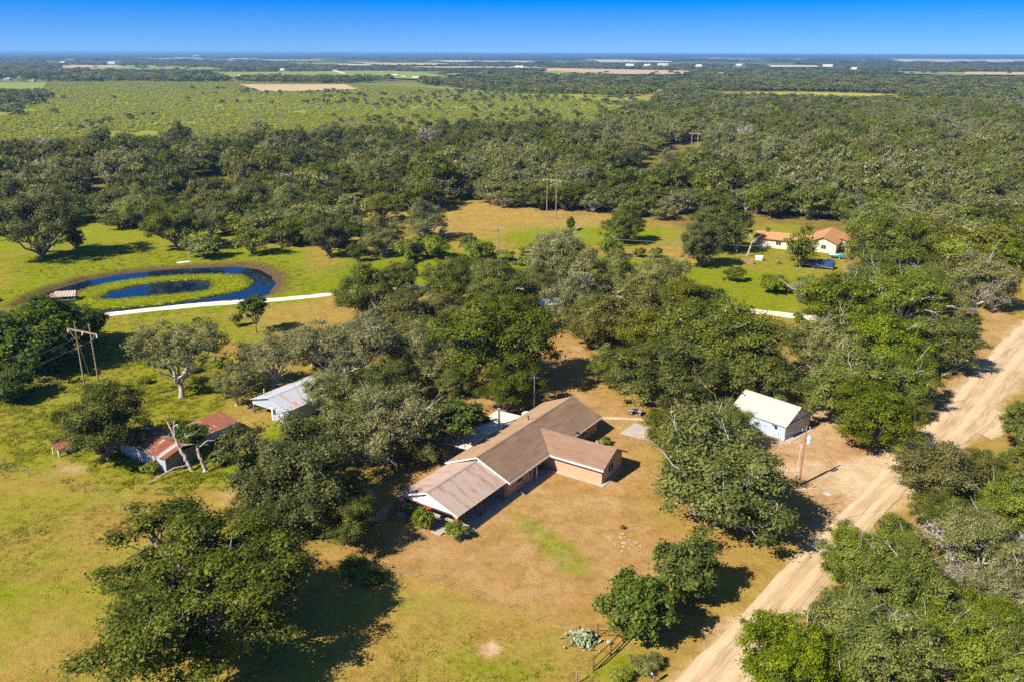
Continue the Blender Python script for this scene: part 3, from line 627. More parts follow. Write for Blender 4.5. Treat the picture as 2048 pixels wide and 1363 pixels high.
# ---------------------------------------------------------------- scatter: one object carrying many plants (a mass nobody could count)
def scatter(name, keys, pts, scl, rot, idx, label, cat, zs=None):
    coll = bpy.data.collections.new(name + '_kinds'); k = 0
    for key in keys:
        for tm, cm, r0, h0 in PROTO[key]:
            me = cm if cm is not None else tm
            o = bpy.data.objects.new('kind_%03d' % k, me); coll.objects.link(o); k += 1
    me = bpy.data.meshes.new(name); me.vertices.add(len(pts)); me.vertices.foreach_set('co', np.asarray(pts, np.float32).ravel())
    for nm, typ, arr in (('scl', 'FLOAT', scl), ('zs', 'FLOAT', scl if zs is None else zs), ('rot', 'FLOAT', rot), ('idx', 'INT', np.asarray(idx) % k)):
        a = me.attributes.new(nm, typ, 'POINT'); a.data.foreach_set('value', np.asarray(arr, np.int32 if typ == 'INT' else np.float32))
    me.update(); o = link(name, me)
    ng = bpy.data.node_groups.new(name, 'GeometryNodeTree')
    ng.interface.new_socket('Geometry', in_out='INPUT', socket_type='NodeSocketGeometry'); ng.interface.new_socket('Geometry', in_out='OUTPUT', socket_type='NodeSocketGeometry')
    n, l = ng.nodes, ng.links; gi = n.new('NodeGroupInput'); go = n.new('NodeGroupOutput')
    ci = n.new('GeometryNodeCollectionInfo'); ci.inputs['Collection'].default_value = coll; ci.inputs['Separate Children'].default_value = True; ci.inputs['Reset Children'].default_value = True
    iop = n.new('GeometryNodeInstanceOnPoints'); iop.inputs['Pick Instance'].default_value = True
    def na(nm, typ): a = n.new('GeometryNodeInputNamedAttribute'); a.data_type = typ; a.inputs['Name'].default_value = nm; return a.outputs[0]
    l.new(gi.outputs[0], iop.inputs['Points']); l.new(ci.outputs[0], iop.inputs['Instance']); l.new(na('idx', 'INT'), iop.inputs['Instance Index'])
    cr = n.new('ShaderNodeCombineXYZ'); l.new(na('rot', 'FLOAT'), cr.inputs[2])
    e2r = n.new('FunctionNodeEulerToRotation'); l.new(cr.outputs[0], e2r.inputs[0]); l.new(e2r.outputs[0], iop.inputs['Rotation'])
    cs = n.new('ShaderNodeCombineXYZ'); s_ = na('scl', 'FLOAT'); l.new(s_, cs.inputs[0]); l.new(s_, cs.inputs[1]); l.new(na('zs', 'FLOAT'), cs.inputs[2]); l.new(cs.outputs[0], iop.inputs['Scale'])
    l.new(iop.outputs[0], go.inputs[0])
    md = o.modifiers.new('plants', 'NODES'); md.node_group = ng
    return tag(o, label, cat, kind='stuff')
# ================================================================= PLANTING
# ---------------------------------------------------------------- trees one can point to
T = place
T('spread', 408,1205,490,.46,'huge spreading dark oak in the lower field, casting a long shadow over golden grass', var=0, rot=.6)
T('oakdark', 580,955,270,.68,'dense oak between the old sheds and the carport, pale bare limbs showing on top')
T('oakdark', 690,1035,150,.7,'oak leaning over the board fence below the carport')
T('oakgrey', 770,850,200,.72,'grey green oak shading the ground left of the carport roof')
T('oakdark', 700,860,110,.8,'dark oak close behind the metal barn wall, beside the grey green oak')
T('broad', 905,858,120,.8,'bright big leaved tree overhanging the patio roof')
T('broad', 955,850,46,.9,'small leafy top sprouting against the patio roof edge', var=1)
T('oakdark', 205,850,180,.72,'round dark oak standing over the left end of the rusty shed')
T('sparse', 355,722,165,.82,'thin crowned oak with pale forked trunk in the weedy pasture')
T('sparse', 545,728,140,.7,'low thin oak above the metal barn roof, limbs spreading sideways')
T('sparse', 690,715,180,.68,'open limbed oak with a bent trunk behind the metal barn')
T('oakgrey', 668,775,115,.9,'small grey leafed oak growing against the far end of the metal barn')
T('oakdark', 1000,690,235,.68,'wide dark green oak behind the brick house patio', var=2)
T('oakdark', 1020,785,120,.7,'low dark oak touching the back of the patio')
T('oakgrey', 830,700,140,.75,'grey green oak with a dark leaning trunk left of the wide dark oak')
T('oakgrey', 920,660,110,.75,'pale grey oak crown just behind the wide dark oak')
T('oak', 738,582,135,.72,'oak with visible trunk beside the white track, its left half over the grass')
T('oak', 797,556,68,.85,'upright oak crown overlapping the white track')
T('feather', 795,640,120,.7,'fluffy olive tree between the white track and the grey green oaks')
T('oak', 905,565,110,.75,'oak hiding the white track, left of two')
T('oak', 985,575,130,.75,'oak hiding the white track, right of two')
T('oak', 1010,620,120,.7,'shaded oak in front of the white track, beside the blue roofed shed')
T('feather', 880,625,90,.7,'olive bush tree in front of the white track')
T('oakgrey', 1120,525,140,.8,'tall oak above the blue roofed shed, behind the track')
T('oak', 1075,570,80,.8,'oak with a straight trunk left of the blue roofed shed')
T('dead', 1168,560,70,.9,'leafless grey tree between the tall oak and the grove', name='dead_tree')
T('oakgrey', 1140,610,95,1.0,'slim grey oak with a bare trunk by the bare yard soil')
T('oakgrey', 1235,545,110,.75,'hazy grey green oak on top of the central grove, left of two')
T('oakgrey', 1320,555,110,.75,'hazy grey green oak on top of the central grove, right of two')
T('feather', 1195,645,100,.95,'olive feathery tree at the left edge of the central grove')
T('feather', 1270,625,120,.8,'dark olive tree in the middle of the central grove')
T('feather', 1300,670,110,.75,'low yellowish olive tree at the foot of the central grove')
T('feather', 1360,600,100,.75,'olive tree at the right shoulder of the central grove')
T('broad', 1410,610,80,.7,'small bright green tree next to the white track, right of the grove')
T('oak', 1440,690,230,.68,'large leafy oak beyond the bare yard, tallest of the yard oaks', var=1)
T('oak', 1330,745,190,.7,'large oak left of the tallest yard oak, over the parked quad bike', var=3)
T('oak', 1500,745,150,.7,'oak leaning over the metal garage roof')
T('oak', 1225,730,85,.8,'gappy oak at the edge of the bare yard')
T('feather', 1340,865,110,.85,'soft yellow green tree beside the concrete pad')
T('oaklight', 1445,945,268,.74,'big oak in the front yard near the utility pole, pale twigs on top', var=0)
T('oaklight', 1445,850,110,.75,'oak crown against the side wall of the metal garage')
T('dense', 1372,1140,112,1.05,'round dense green tree by the dirt road, the farther of a pair', 'round_tree')
T('dense', 1276,1215,128,1.0,'dense green tree beside the pipe fence, the nearer of a pair', 'round_tree', var=1)
# the row along the far side of the drive
for i, (k, x, y, w, lab) in enumerate([
  ('oaklight', 1680,600, 150,'pale green oak at the back of the roadside thicket, left end'),
  ('oaklight', 1800,600, 160,'pale green oak at the back of the roadside thicket, middle'),
  ('oakgrey', 1880,612, 120,'greyish oak at the back of the roadside thicket, by the dirt road'),
  ('oakgrey', 1660,690, 150,'greyish thin oak on the yard side of the roadside thicket'),
  ('oaklight', 1775,690, 170,'broad oak in the heart of the roadside thicket'),
  ('oak', 1868,690, 145,'dark oak overhanging the dirt road, with a patchy shadow on it'),
  ('oaklight', 1700,770, 170,'oak of the roadside thicket nearest the metal garage roof'),
  ('oaklight', 1800,765, 140,'oak in front of the dark oak overhanging the dirt road'),
  ('oak', 1745,835, 165,'low oak at the foot of the roadside thicket, next to the driveway'),
  ('bushgreen', 1600,670, 60,'bright leafy bush at the left foot of the roadside thicket'),
]): T(k, x, y, w, .66, lab, var=i)
# thicket across the road, lower right
for i, (k, x, y, w, h, lab) in enumerate([
  ('feather', 1865,942, 145,.7,'airy olive tree at the top of the lower right thicket'),
  ('feather', 1965,935, 80,.8,'small airy tree behind the airy olive tree by the turnout'),
  ('oaklight', 2070,860, 115,.8,'bright tree cut by the right picture edge beside the turnout'),
  ('oaklight', 2015,1005, 130,.7,'leafy tree below the turnout at the right picture edge'),
  ('oak', 1890,1030, 110,.7,'dark green oak under the airy olive tree'),
  ('oaklight', 1702,1118, 135,.7,'bright oak leaning out over the dirt road, halfway down the thicket'),
  ('oaklight', 1800,1085, 115,.7,'leafy oak beside the bright oak leaning over the road'),
  ('dead', 1905,1075, 120,.75,'bare branched pale tree in the middle of the lower right thicket'),
  ('oakgrey', 1960,1085, 150,.75,'thin grey oak with pale limbs right of the bare tree'),
  ('dead', 2010,1090, 110,.85,'bare pale tree at the right picture edge'),
  ('oaklight', 1800,1170, 190,.65,'broad bright oak in the centre of the lower right thicket'),
  ('greybush', 1920,1165, 90,.9,'hazy grey leafless tree behind the broad bright oak'),
  ('oakgrey', 2010,1190, 140,.75,'grey green oak near the right picture edge, above the bottom corner'),
  ('oaklight', 1578,1312, 195,.68,'bright oak spreading over the road at the bottom of the picture'),
  ('oaklight', 1740,1290, 210,.66,'bright oak with thick white limbs at the bottom of the picture'),
  ('oaklight', 1900,1290, 170,.75,'tall bright oak with a pale forked trunk in the bottom right corner'),
  ('oaklight', 2020,1320, 160,.75,'bright oak filling the bottom right corner'),
  ('dead', 1765,1255, 105,.8,'bare white limbed tree standing out of the bright bottom oaks'),
  ('dead', 1935,1270, 90,.95,'bare pale forked tree beside the tall bright oak in the corner'),
]): T(k, x, y, w, h, lab, var=i, name='dead_tree' if k == 'dead' else 'oak_tree')
# more of the trees behind and beside the house
for k, x, y, w, h, lab in [('sparse', 470,775,95,.7,'small thin oak in shade between the metal barn and the pasture oak'), ('oakgrey', 622,690,95,.8,'grey oak just behind the metal barn ridge, left of the open limbed oak'),
  ('oak', 765,770,110,.75,'dark oak right of the metal barn, in front of the leaning trunk oak'), ('oakgrey', 745,660,95,.75,'grey oak below the track, left of the fluffy olive tree'),
  ('oak', 905,760,80,.7,'dark oak left of the patio, below the wide dark oak'), 
  ('oak', 1170,640,80,.9,'dark oak squeezed beside the olive feathery tree'), 
  ('oakdark', 640,890,120,.8,'oak filling the gap below the metal barn wall'), ('oakdark', 525,1030,125,.8,'small oak on the field side of the dense oak by the sheds'), ('oakgrey', 850,895,80,.7,'grey oak right against the carport roof'),
  ('oaklight', 1850,572,105,.7,'pale oak behind the roadside thicket'), ('oaklight', 1745,560,120,.7,'pale rounded oak right of the grey dead brush heap'), ('oak', 1830,815,60,.7,'small dark oak at the road end of the roadside thicket'),
  ('oak', 1860,1200,130,.7,'dark oak between the bright oaks of the lower right thicket'), ('oaklight', 1960,1240,130,.7,'leafy oak right of the dark oak in the lower right thicket'), ('oaklight', 1700,1215,105,.75,'bright oak in the gap above the bottom oaks beside the road')]: T(k, x, y, w, h, lab)
# left edge
T('vine', 65,675,190,.62,'dark vine covered tree mass at the left picture edge', 'vine_covered_tree')
T('vine', 155,650,90,.8,'dark vine covered tree right behind the twin power poles', 'vine_covered_tree')
T('vine', 15,765,100,.6,'low dark thicket tree below the vine covered mass, left edge', 'vine_covered_tree')
T('broad', 508,630,52,1.25,'small upright tree alone on the grass below the white track', name='young_tree')
T('broad', 395,648,18,1.3,'tiny dark tree top behind the thin crowned pasture oak', name='young_tree')
T('oakdark', 75,452,165,.72,'massive dark oak at the left picture edge, behind the pond')
T('oakdark', 150,480,40,.9,'small dark oak at the right foot of the massive left oak')
T('oakdark', 350,450,120,.72,'black green oak behind the pond, its shadow on the grass')
T('oakgrey', 275,415,100,.7,'grey oak behind the pond, left of the black green oak')
T('oakgrey', 420,440,70,.8,'grey oak touching the black green oak, behind the pond')
T('feather', 225,410,70,.7,'olive tree at the left end of the trees behind the pond')
T('oakdark', 505,395,60,1.0,'dark oak right of the muddy pool')
T('woodsun', 500,480,80,.65,'bright rounded tree right behind the white plank by the pond')
T('bush', 405,495,70,.55,'pale grey green bush on the pond bank', 'bush', 'bush')
T('oakgrey', 590,420,110,.8,'grey oak right of the bright rounded tree, behind the dry patch')
T('oakdark', 655,470,80,1.0,'dark upright oak at the edge of the dry patch by the pond')
T('oakgrey', 765,470,90,.8,'grey oak with tangled limbs left of the dry clearing')
T('oakgrey', 850,440,90,.8,'round grey oak at the left edge of the dry clearing')
T('feather', 765,415,70,.7,'olive tree behind the tangled grey oak')
T('oakdark', 715,505,36,.9,'small dark round tree below the tangled grey oak')
T('oak', 937,484,34,.9,'small dark round tree at the clearing edge near the thin utility pole')
T('oak', 1247,448,80,.85,'lone oak with a straight trunk in the green half of the clearing', var=0)
T('dense', 1141,448,16,1.5,'tiny sapling alone in the dry clearing', name='young_tree')
T('bushgreen', 1222,494,48,.75,'round green bush in front of the lone clearing oak', 'bush', 'bush')
T('oak', 1405,490,80,1.0,'oak with a thick pale trunk left of the tan house')
T('oak', 1440,450,110,.85,'tall oak behind the dead snag by the tan house')
T('woodsun', 1605,495,72,1.0,'leafy tree in front of the tan house wall')
T('oak', 1785,500,155,.78,'broad oak right of the tan house')
T('woodsun', 1930,480,60,.8,'bright green tree above the shaded hollow right of the tan house')
T('oakgrey', 1960,560,130,.75,'oak over the end of the white track near the road, grey leaved')
T('greybush', 1990,590,60,1.1,'grey leafless shrub by the far end of the dirt road', 'dead_bush', 'bush')
T('greybush', 1605,583,55,.6,'grey dead brush heap beside the white track', 'dead_bush', 'bush')
# bushes
for k, x, y, w, h, lab in [
  ('bush', 820,500,60,.6,'yellow green bush behind the track, left of the bush row'), ('bush', 870,495,60,.65,'yellow green bush behind the track, middle of the bush row'),
  ('bush', 960,500,55,.6,'yellow green bush below the thin utility pole'), ('bush', 1010,512,36,.5,'low lime bush right of the thin utility pole'),
  ('bushgreen', 1470,548,42,.6,'rounded bush on the lawn below the woodpile'), ('bush', 1545,568,60,.5,'feathery bush on the lawn below the tan house'),
  ('bush', 1625,565,36,.7,'small bright bush by the grey dead brush heap'), ('bushgreen', 1278,505,24,.7,'small bush right of the round green clearing bush'),
  ('bushgreen', 1310,505,26,.7,'second small bush right of the round green clearing bush'),
  ('bushgreen', 850,1035,42,1.0,'bright green shrub under the carport gable, middle one'), ('bushgreen', 818,1015,30,1.0,'shaded shrub under the carport gable, at the back corner'),
  ('bushgreen', 912,1058,44,.75,'shrub at the front corner post of the carport'), ('bushgreen', 1212,880,20,.8,'low shrub next to the air conditioner'),
  ('bushgreen', 705,1130,60,.5,'green weeds clump below the board fence, left'), ('bushgreen', 745,1150,50,.45,'green weeds clump below the board fence, right'),
  ('broad', 382,880,62,.95,'vine bush growing between the two halves of the rusty shed'), ('bush', 1240,1352,46,.5,'weedy green bush under the pipe fence'), ('bush', 1290,1325,60,.45,'weedy green bush below the nearer dense tree'),
  ('bush', 300,935,34,.6,'weed bush in front of the rusty shed wall'), ('bushgreen', 440,915,40,.6,'weed bush below the lean-to wall'), ('bush', 262,930,26,.7,'weed bush at the left end of the rusty shed wall'), ('bush', 345,672,26,.8,'small weed bush on the slope left of the young upright tree'), ('bush', 470,640,26,.9,'small olive weed bush left of the young upright tree'),
]: T(k, x, y, w, h, lab, 'bush', 'bush')

# ---------------------------------------------------------------- far farm buildings and outlines of the far fields
FARB = [ # pixel, width m, length m, eave, ridge, rotation, wall, roof, name, label
 (15,161,26,40,7,10,.2,'W','W','white_barn','big white barn at the far left, below the dark wooded rise'), (38,157,20,28,6,9,.3,'W','W','white_barn','white barn directly behind the big white barn at far left'),
 (66,163,18,30,4,7,1.3,'T','B','ranch_house','brown roofed low house right of the far left white barns'), (104,125,60,60,10,16,.4,'T','T','tan_barn','large tan barn in front of the horizon woods, far left'),
 (128,127,60,90,12,18,1.2,'T','T','tan_barn','pale tan shed row at the left end of the long far field'), (225,128,50,90,12,18,1.5,'W','W','white_barn','white open sided barn behind the long far field'),
 (394,115,130,190,26,36,1.4,'W','W','white_barn','bright white cluster of barns near the horizon, left of centre'), (482,155,20,36,6,9,1.2,'W','W','white_house','white farmhouse at the edge of the brush country'),
 (468,158,12,18,4,7,.3,'T','G','farm_shed','small grey shed next to the white farmhouse'), (566,141,24,40,7,10,1.2,'W','W','white_house','white building in the tree belt left of the pale lane'),
 (527,172,10,14,4,6,.5,'W','T','white_house','tiny white house on the tan pasture in the brush'), (765,147,22,30,6,9,.3,'W','W','white_house','small white house left of the farm cluster'),
 (790,153,22,42,6,9,1.3,'W','W','white_barn','longest white barn of the farm cluster on the green field'), (808,156,20,30,5,8,1.2,'W','G','farm_shed','grey roofed barn of the farm cluster on the green field'),
 (832,158,22,42,5,9,1.35,'W','W','white_barn','right hand white barn of the farm cluster'), (778,152,14,20,5,7,.3,'T','B','farm_shed','brown shed at the left end of the farm cluster'),
 (1039,138,50,80,13,20,1.4,'W','W','white_barn','white barn above the dark trees left of the tan field'), (1120,150,14,20,5,8,.4,'W','G','farm_shed','small shed at the start of the tan field'),
 (1260,133,60,100,14,20,1.3,'W','W','white_barn','first white barn above the right end of the tan field'), (1295,133,50,80,12,18,1.2,'W','W','white_barn','second white barn above the right end of the tan field'),
 (1325,132,70,130,14,22,1.45,'W','T','white_barn','long white barn with tan roof above the tan field'), (1398,134,50,70,12,18,1.2,'W','W','white_barn','white barn just right of the tan field'),
 (1440,149,30,50,6,9,1.4,'T','T','tan_barn','low tan buildings among trees right of the tan field'), (1478,132,40,70,10,16,1.2,'W','W','white_house','small white house in the blue treeline right of centre'),
 (1655,135,80,110,15,24,1.3,'W','T','white_barn','broad pale barn in the blue treeline'), (1710,139,50,60,10,15,.7,'W','W','white_house','white house in front of the blue treeline at right'),
 (1752,114,150,220,30,42,1.4,'W','W','white_barn','far bright barns on the horizon at right')]
FIELDS = [([(123,132),(300,132),(420,136),(450,140),(300,146),(125,142)], 'FG', 'green crop field below the far left barns'), ([(123,131),(240,133),(250,136),(125,137)], 'FT', 'tan stubble edge of the far left field'),
 ([(-200,166),(94,166),(86,180),(-200,184)], 'FG', 'green pasture below the far left white barns'), ([(-200,184),(86,181),(80,190),(-200,192)], 'FT', 'tan ploughed strip at the far left'),
 ([(436,147),(560,146),(700,144),(720,150),(640,156),(448,157)], 'FG', 'green field behind the white farmhouse'), ([(478,170),(690,170),(715,180),(600,184),(525,184)], 'FT', 'tan pasture within the brush country'), ([(655,142),(672,142),(700,151),(690,152)], 'FP', 'pale lane slanting across the green field'),
 ([(690,144),(780,144),(850,147),(930,163),(860,163),(690,154)], 'FG', 'green field round the farm cluster'), ([(880,151),(960,147),(1010,149),(1000,152),(930,154)], 'FG', 'narrow green field above the dark trees'),
 ([(1070,142),(1105,138),(1380,144),(1380,151),(1200,151),(1120,148)], 'FT', 'wide tan field right of centre'), ([(1040,148),(1110,144),(1190,151),(1100,153)], 'FG', 'green corner beside the wide tan field'), ([(1495,187),(1640,187),(1795,191),(1725,196),(1495,191)], 'FY', 'yellow green meadow strip in the right hand woods'),
 ([(1930,146),(2300,148),(2300,154),(1930,152)], 'FT', 'tan field at the right edge'), ([(1730,144),(1930,147),(1930,153),(1800,150)], 'FG', 'green field left of the right edge tan field'), ([(1770,118),(2300,121),(2300,127),(1800,125)], 'FP', 'pale field near the horizon at right'), ([(1530,132),(1660,133),(1660,136),(1540,136)], 'FP', 'pale strip in the blue treeline'),
 ([(260,117),(420,118),(440,122),(290,121)], 'FG', 'hazy field below the horizon barns'), ([(700,126),(880,128),(960,132),(760,132)], 'FT', 'tan strip behind the farm cluster'), ([(860,122),(1080,124),(1090,127),(900,126)], 'FP', 'pale strip near the horizon at centre'), ([(1190,122),(1350,123),(1340,126),(1200,126)], 'FP', 'pale strip near the horizon right of centre'), ([(420,120),(640,121),(650,123),(430,123)], 'FT', 'tan strip near the horizon left of centre'), ([(560,127),(700,128),(700,131),(590,131)], 'FG', 'green strip in the far woods'), ([(1400,118),(1620,119),(1620,121),(1420,121)], 'FP', 'thin pale horizon field')]
_rf = np.random.default_rng(2024)
for _i in range(26):
    _x = _rf.uniform(-100, 2150); _y = 111.5 + 26 * _rf.random() ** 1.3 + (_x - 1024) * .0035; _w = _rf.uniform(50, 230) * (.6 + (_y - 108) / 40); _h = (_y - 107) * _rf.uniform(.05, .11) + .5
    FIELDS.append(([(_x - _w / 2, _y), (_x + _w / 2 * .8, _y + .2), (_x + _w / 2, _y + _h), (_x - _w / 2 * .7, _y + _h * .9)], ['FT', 'FP', 'FG', 'FP'][_i % 4], 'thin field strip in the hazy distance'))
# ---------------------------------------------------------------- the woods
def hexpts(x0, x1, y0, y1, s, seed, jitter=.42):
    r = np.random.default_rng(seed); nx = int((x1 - x0) / s) + 1; ny = int((y1 - y0) / (s * .87)) + 1
    X, Y = np.meshgrid(np.arange(nx), np.arange(ny)); X = x0 + (X + .5 * (Y % 2)) * s; Y = y0 + Y * s * .87
    p = np.stack([X.ravel(), Y.ravel()], 1); return p + r.uniform(-jitter, jitter, p.shape) * s
def to_px(p): return PX(np.c_[p, np.zeros(len(p))])[0]
WOODS = [(-400,318),(0,316),(250,308),(500,300),(750,290),(1000,277),(1250,262),(1400,244),(1500,233),(1800,226),(2048,222),(2500,218),(2500,640),(2140,600),(2030,560),(1900,545),(1730,530),(1715,455),(1640,440),(1570,450),(1545,468),(1500,478),(1470,455),(1400,450),(1330,440),(1180,428),(1040,418),(1000,420),(890,412),(860,425),(735,440),(705,490),(640,500),(560,498),(470,484),(330,492),(235,468),(200,435),(230,400),(215,362),(170,395),(150,450),(0,470),(-400,490)]
GAPS = [[(1240,366),(1310,305),(1372,284),(1415,282),(1408,322),(1385,340),(1310,372)], [(310,368),(470,364),(490,400),(380,412),(310,395)], [(165,375),(215,358),(240,420),(150,450)], [(680,400),(740,395),(740,440),(690,450)], [(1370,470),(1560,440),(1700,450),(1720,540),(1560,560),(1380,540)], [(880,395),(1000,412),(1000,440),(880,430)]]
wp = hexpts(-420, 620, 185, 900, 7.6, 5); q = to_px(wp)
keep = in_poly(q, WOODS)
for g in GAPS: keep &= ~in_poly(q, g)
keep &= (fbm(wp, 30, 301) > .33) & (q[:, 0] > -350) & (q[:, 0] < 2400)
wp = wp[keep]; q = q[keep]
def wood_kind(p):
    """what grows where: dark oaks to the west, greyer and lighter ones to the east, odd bright crowns"""
    r = np.random.default_rng(17); v = fbm(p, 55, 401) + r.normal(0, .10, len(p)); qq = to_px(p)
    east = np.clip((qq[:, 0] - 900) / 900, 0, 1); k = np.zeros(len(p), int)
    k[v > .60 - .20 * east] = 1; k[(v < .52) & (r.random(len(p)) < east * .65)] = 2; k[v < .32] = 3
    k[r.random(len(p)) < .012] = 4; k[r.random(len(p)) < .014] = 5
    west = qq[:, 0] < 900; k[west & (k == 2)] = 0
    return k
wk = wood_kind(wp)
dist = np.hypot(wp[:, 0], wp[:, 1]); infr = (q[:, 0] > -20) & (q[:, 0] < 2068)
KEYS = ['wood', 'woodgrey', 'woodsun', 'woodolive', 'woodlime', 'woodbare']
order = np.argsort(dist + 1e5 * ~infr); NEAR_N = 175
near = order[:NEAR_N]; rest = order[NEAR_N:]
WL = {0: 'dark oak', 1: 'grey green oak', 2: 'light green oak', 3: 'olive coloured tree', 4: 'lime green tree', 5: 'bare grey tree'}
def where(x):
    return 'in the front edge of the woods behind the pond' if x < 560 else 'in the front edge of the woods above the dry clearing' if x < 1380 else 'in the front edge of the woods around the tan house'
wk[near] = np.where(wk[near] == 5, 1, wk[near])
for i in near:
    R = TR.uniform(4.2, 7.0); w_ = where(q[i, 0])
    plant('woodland_tree', KEYS[wk[i]], (wp[i, 0], wp[i, 1], 0), R, R * TR.uniform(1.1, 1.5), WL[wk[i]] + ' ' + w_, 'tree', WL[wk[i]] + 's ' + w_)
def mass(name, pts, kinds, keys, smin, smax, label, cat, seed, zmul=(.85, 1.2)):
    r = np.random.default_rng(seed); n = len(pts); off = np.cumsum([0] + [len(PROTO[k]) for k in keys])
    idx = np.array([off[k] + r.integers(len(PROTO[keys[k]])) for k in kinds]); s = r.uniform(smin, smax, n)
    return scatter(name, keys, np.c_[pts, np.zeros(n)], s, r.random(n) * 6.283, idx, label, cat, s * r.uniform(*zmul, n))
mass('woods', wp[rest], wk[rest], KEYS, .75, 1.75, 'unbroken oak woods filling the middle distance', 'woods', 21, (.7, 1.4))
# scattered far timber
FARW = [[(1180,262),(1300,205),(1330,190),(1500,200),(1800,206),(2048,205),(2500,200),(2500,226),(1800,232),(1500,240),(1400,252)],
        [(900,176),(980,160),(1150,156),(1300,158),(1420,160),(1700,158),(2048,160),(2500,158),(2500,198),(2048,203),(1800,196),(1500,186),(1330,186),(1240,196),(1100,190),(1000,186)],
        [(-400,128),(60,126),(110,132),(120,150),(80,158),(-400,162)], [(120,128),(300,128),(600,132),(700,136),(700,141),(450,139),(300,136),(130,134)],
        [(130,150),(290,149),(440,152),(450,158),(300,160),(140,157)], [(450,156),(560,158),(680,160),(760,164),(700,168),(560,166),(460,164)],
        [(590,142),(700,140),(720,144),(600,146)], [(850,160),(930,162),(960,172),(900,176),(830,168)], [(900,148),(960,146),(1040,146),(1100,150),(1080,158),(940,158)],
        [(1100,134),(1250,134),(1380,138),(1380,142),(1250,139),(1110,138)], [(1390,140),(1560,146),(1640,148),(1640,156),(1400,154)], [(1640,130),(1800,132),(2048,136),(2300,138),(2300,146),(1900,146),(1640,142)],
        [(-300,195),(20,190),(90,190),(110,205),(60,212),(-300,215)], [(0,225),(40,222),(40,235),(0,238)]]
fp = np.concatenate([hexpts(-700, 1400, 560, 1350, 9, 31), hexpts(-2600, 2600, 1350, 4600, 17, 32)]); q2 = to_px(fp)
kf = np.zeros(len(fp), bool)
for i, pl in enumerate(FARW): kf |= in_poly(q2, pl) & ((fbm(fp, 70, 500 + i) > (.36 if i != 0 else .40)))
kf &= ~in_poly(q2, [(1480,183),(1640,184),(1800,189),(1790,196),(1500,192)])
loose = (fbm(fp * np.array([.45, 1.0]), 150, 990) > .60) & (np.hypot(fp[:, 0], fp[:, 1]) > 1500) & (q2[:, 1] < 165)
kf |= loose
for fb in FARB: kf &= ~((np.abs(q2[:, 0] - fb[0]) < 9 + 160 / (fb[1] - 104)) & (q2[:, 1] > fb[1] - 1.5) & (q2[:, 1] < fb[1] + 2 + .10 * (fb[1] - 107)))
for pl_, _k, _l in FIELDS: kf &= ~in_poly(q2, pl_) | (np.random.default_rng(len(_l)).random(len(fp)) < .04)
fp = fp[kf]; fk = np.where(fbm(fp, 60, 601) > .52, 1, 0) * (to_px(fp)[:, 0] > 700)
big = np.hypot(fp[:, 0], fp[:, 1]) > 1350
mass('distant_woods', fp[~big], fk[~big], ['far', 'farsun'], .85, 1.35, 'belts of trees beyond the brush country', 'woods', 33)
mass('distant_tree_belts', fp[big], fk[big] * 0, ['far'], 1.5, 2.4, 'dark tree belts between the distant fields', 'woods', 34, (.55, .8))
# horizon timber, thinning to blue
hp = hexpts(-14000, 14000, 4600, 26000, 130, 41)
hk = (fbm(hp * np.array([.35, 1.0]), 900, 701) > .42) & (np.abs(hp[:, 0]) < hp[:, 1] * .75)
q5 = to_px(hp)
for pl_, _k, _l in FIELDS: hk &= ~in_poly(q5, pl_)
hp = hp[hk]
mass('horizon_woods', hp, np.zeros(len(hp), int), ['far'], 9, 17, 'blue hazy tree lines along the horizon', 'woods', 35, (.10, .16))
# brush country
BRUSH = [(-400,158),(120,160),(300,160),(450,160),(560,166),(700,170),(850,176),(1000,188),(1200,200),(1330,205),(1250,258),(1000,270),(750,284),(500,295),(250,302),(0,308),(-400,312)]
bpz = np.concatenate([hexpts(-420, 420, 430, 800, 3.9, 51), hexpts(-800, 500, 800, 1700, 5.6, 52)]); q3 = to_px(bpz)
NOB = [[(-300,164),(95,165),(88,190),(-300,192)], [(470,168),(700,169),(720,182),(520,184)]]
kb = in_poly(q3, BRUSH) & (fbm(bpz, 24, 801) > .30)
for g in NOB: kb &= ~in_poly(q3, g)
bpz = bpz[kb]; rb = np.random.default_rng(3); bk = np.where(rb.random(len(bpz)) < .10 * (fbm(bpz, 40, 805) > .5) * 2, 1, 0)
sizes = (.4, 1.0)
mass('brush', bpz, bk, ['brush', 'brushgrey'], *sizes, 'pale green brush covering the open country beyond the woods', 'brush', 53, (.35, .7))
# darker single trees standing in the brush
sp_ = hexpts(-500, 420, 460, 1250, 17, 61, .6); q4 = to_px(sp_)
ks = in_poly(q4, BRUSH) & (np.random.default_rng(6).random(len(sp_)) < .6) & (fbm(sp_, 50, 811) + np.clip((q4[:, 0] - 600) / 3000, -.08, .25) > .58); sp_ = sp_[ks]
for g in NOB: sp_ = sp_[~in_poly(to_px(sp_), g)]
ds = np.argsort(np.hypot(*sp_.T))
for i in ds[:40]:
    R = TR.uniform(2.0, 4.4); plant('brush_tree', ['wood', 'woodgrey', 'woodsun'][TR.integers(3)], (*sp_[i], 0), R, R * TR.uniform(1.2, 1.7), 'dark single tree dotted in the pale brush country', 'tree', 'single trees in the brush country')
if len(ds) > 40: mass('brush_trees', sp_[ds[40:]], np.zeros(len(ds) - 40, int), ['far'], .4, .9, 'dark specks of trees far out in the brush country', 'trees', 62)
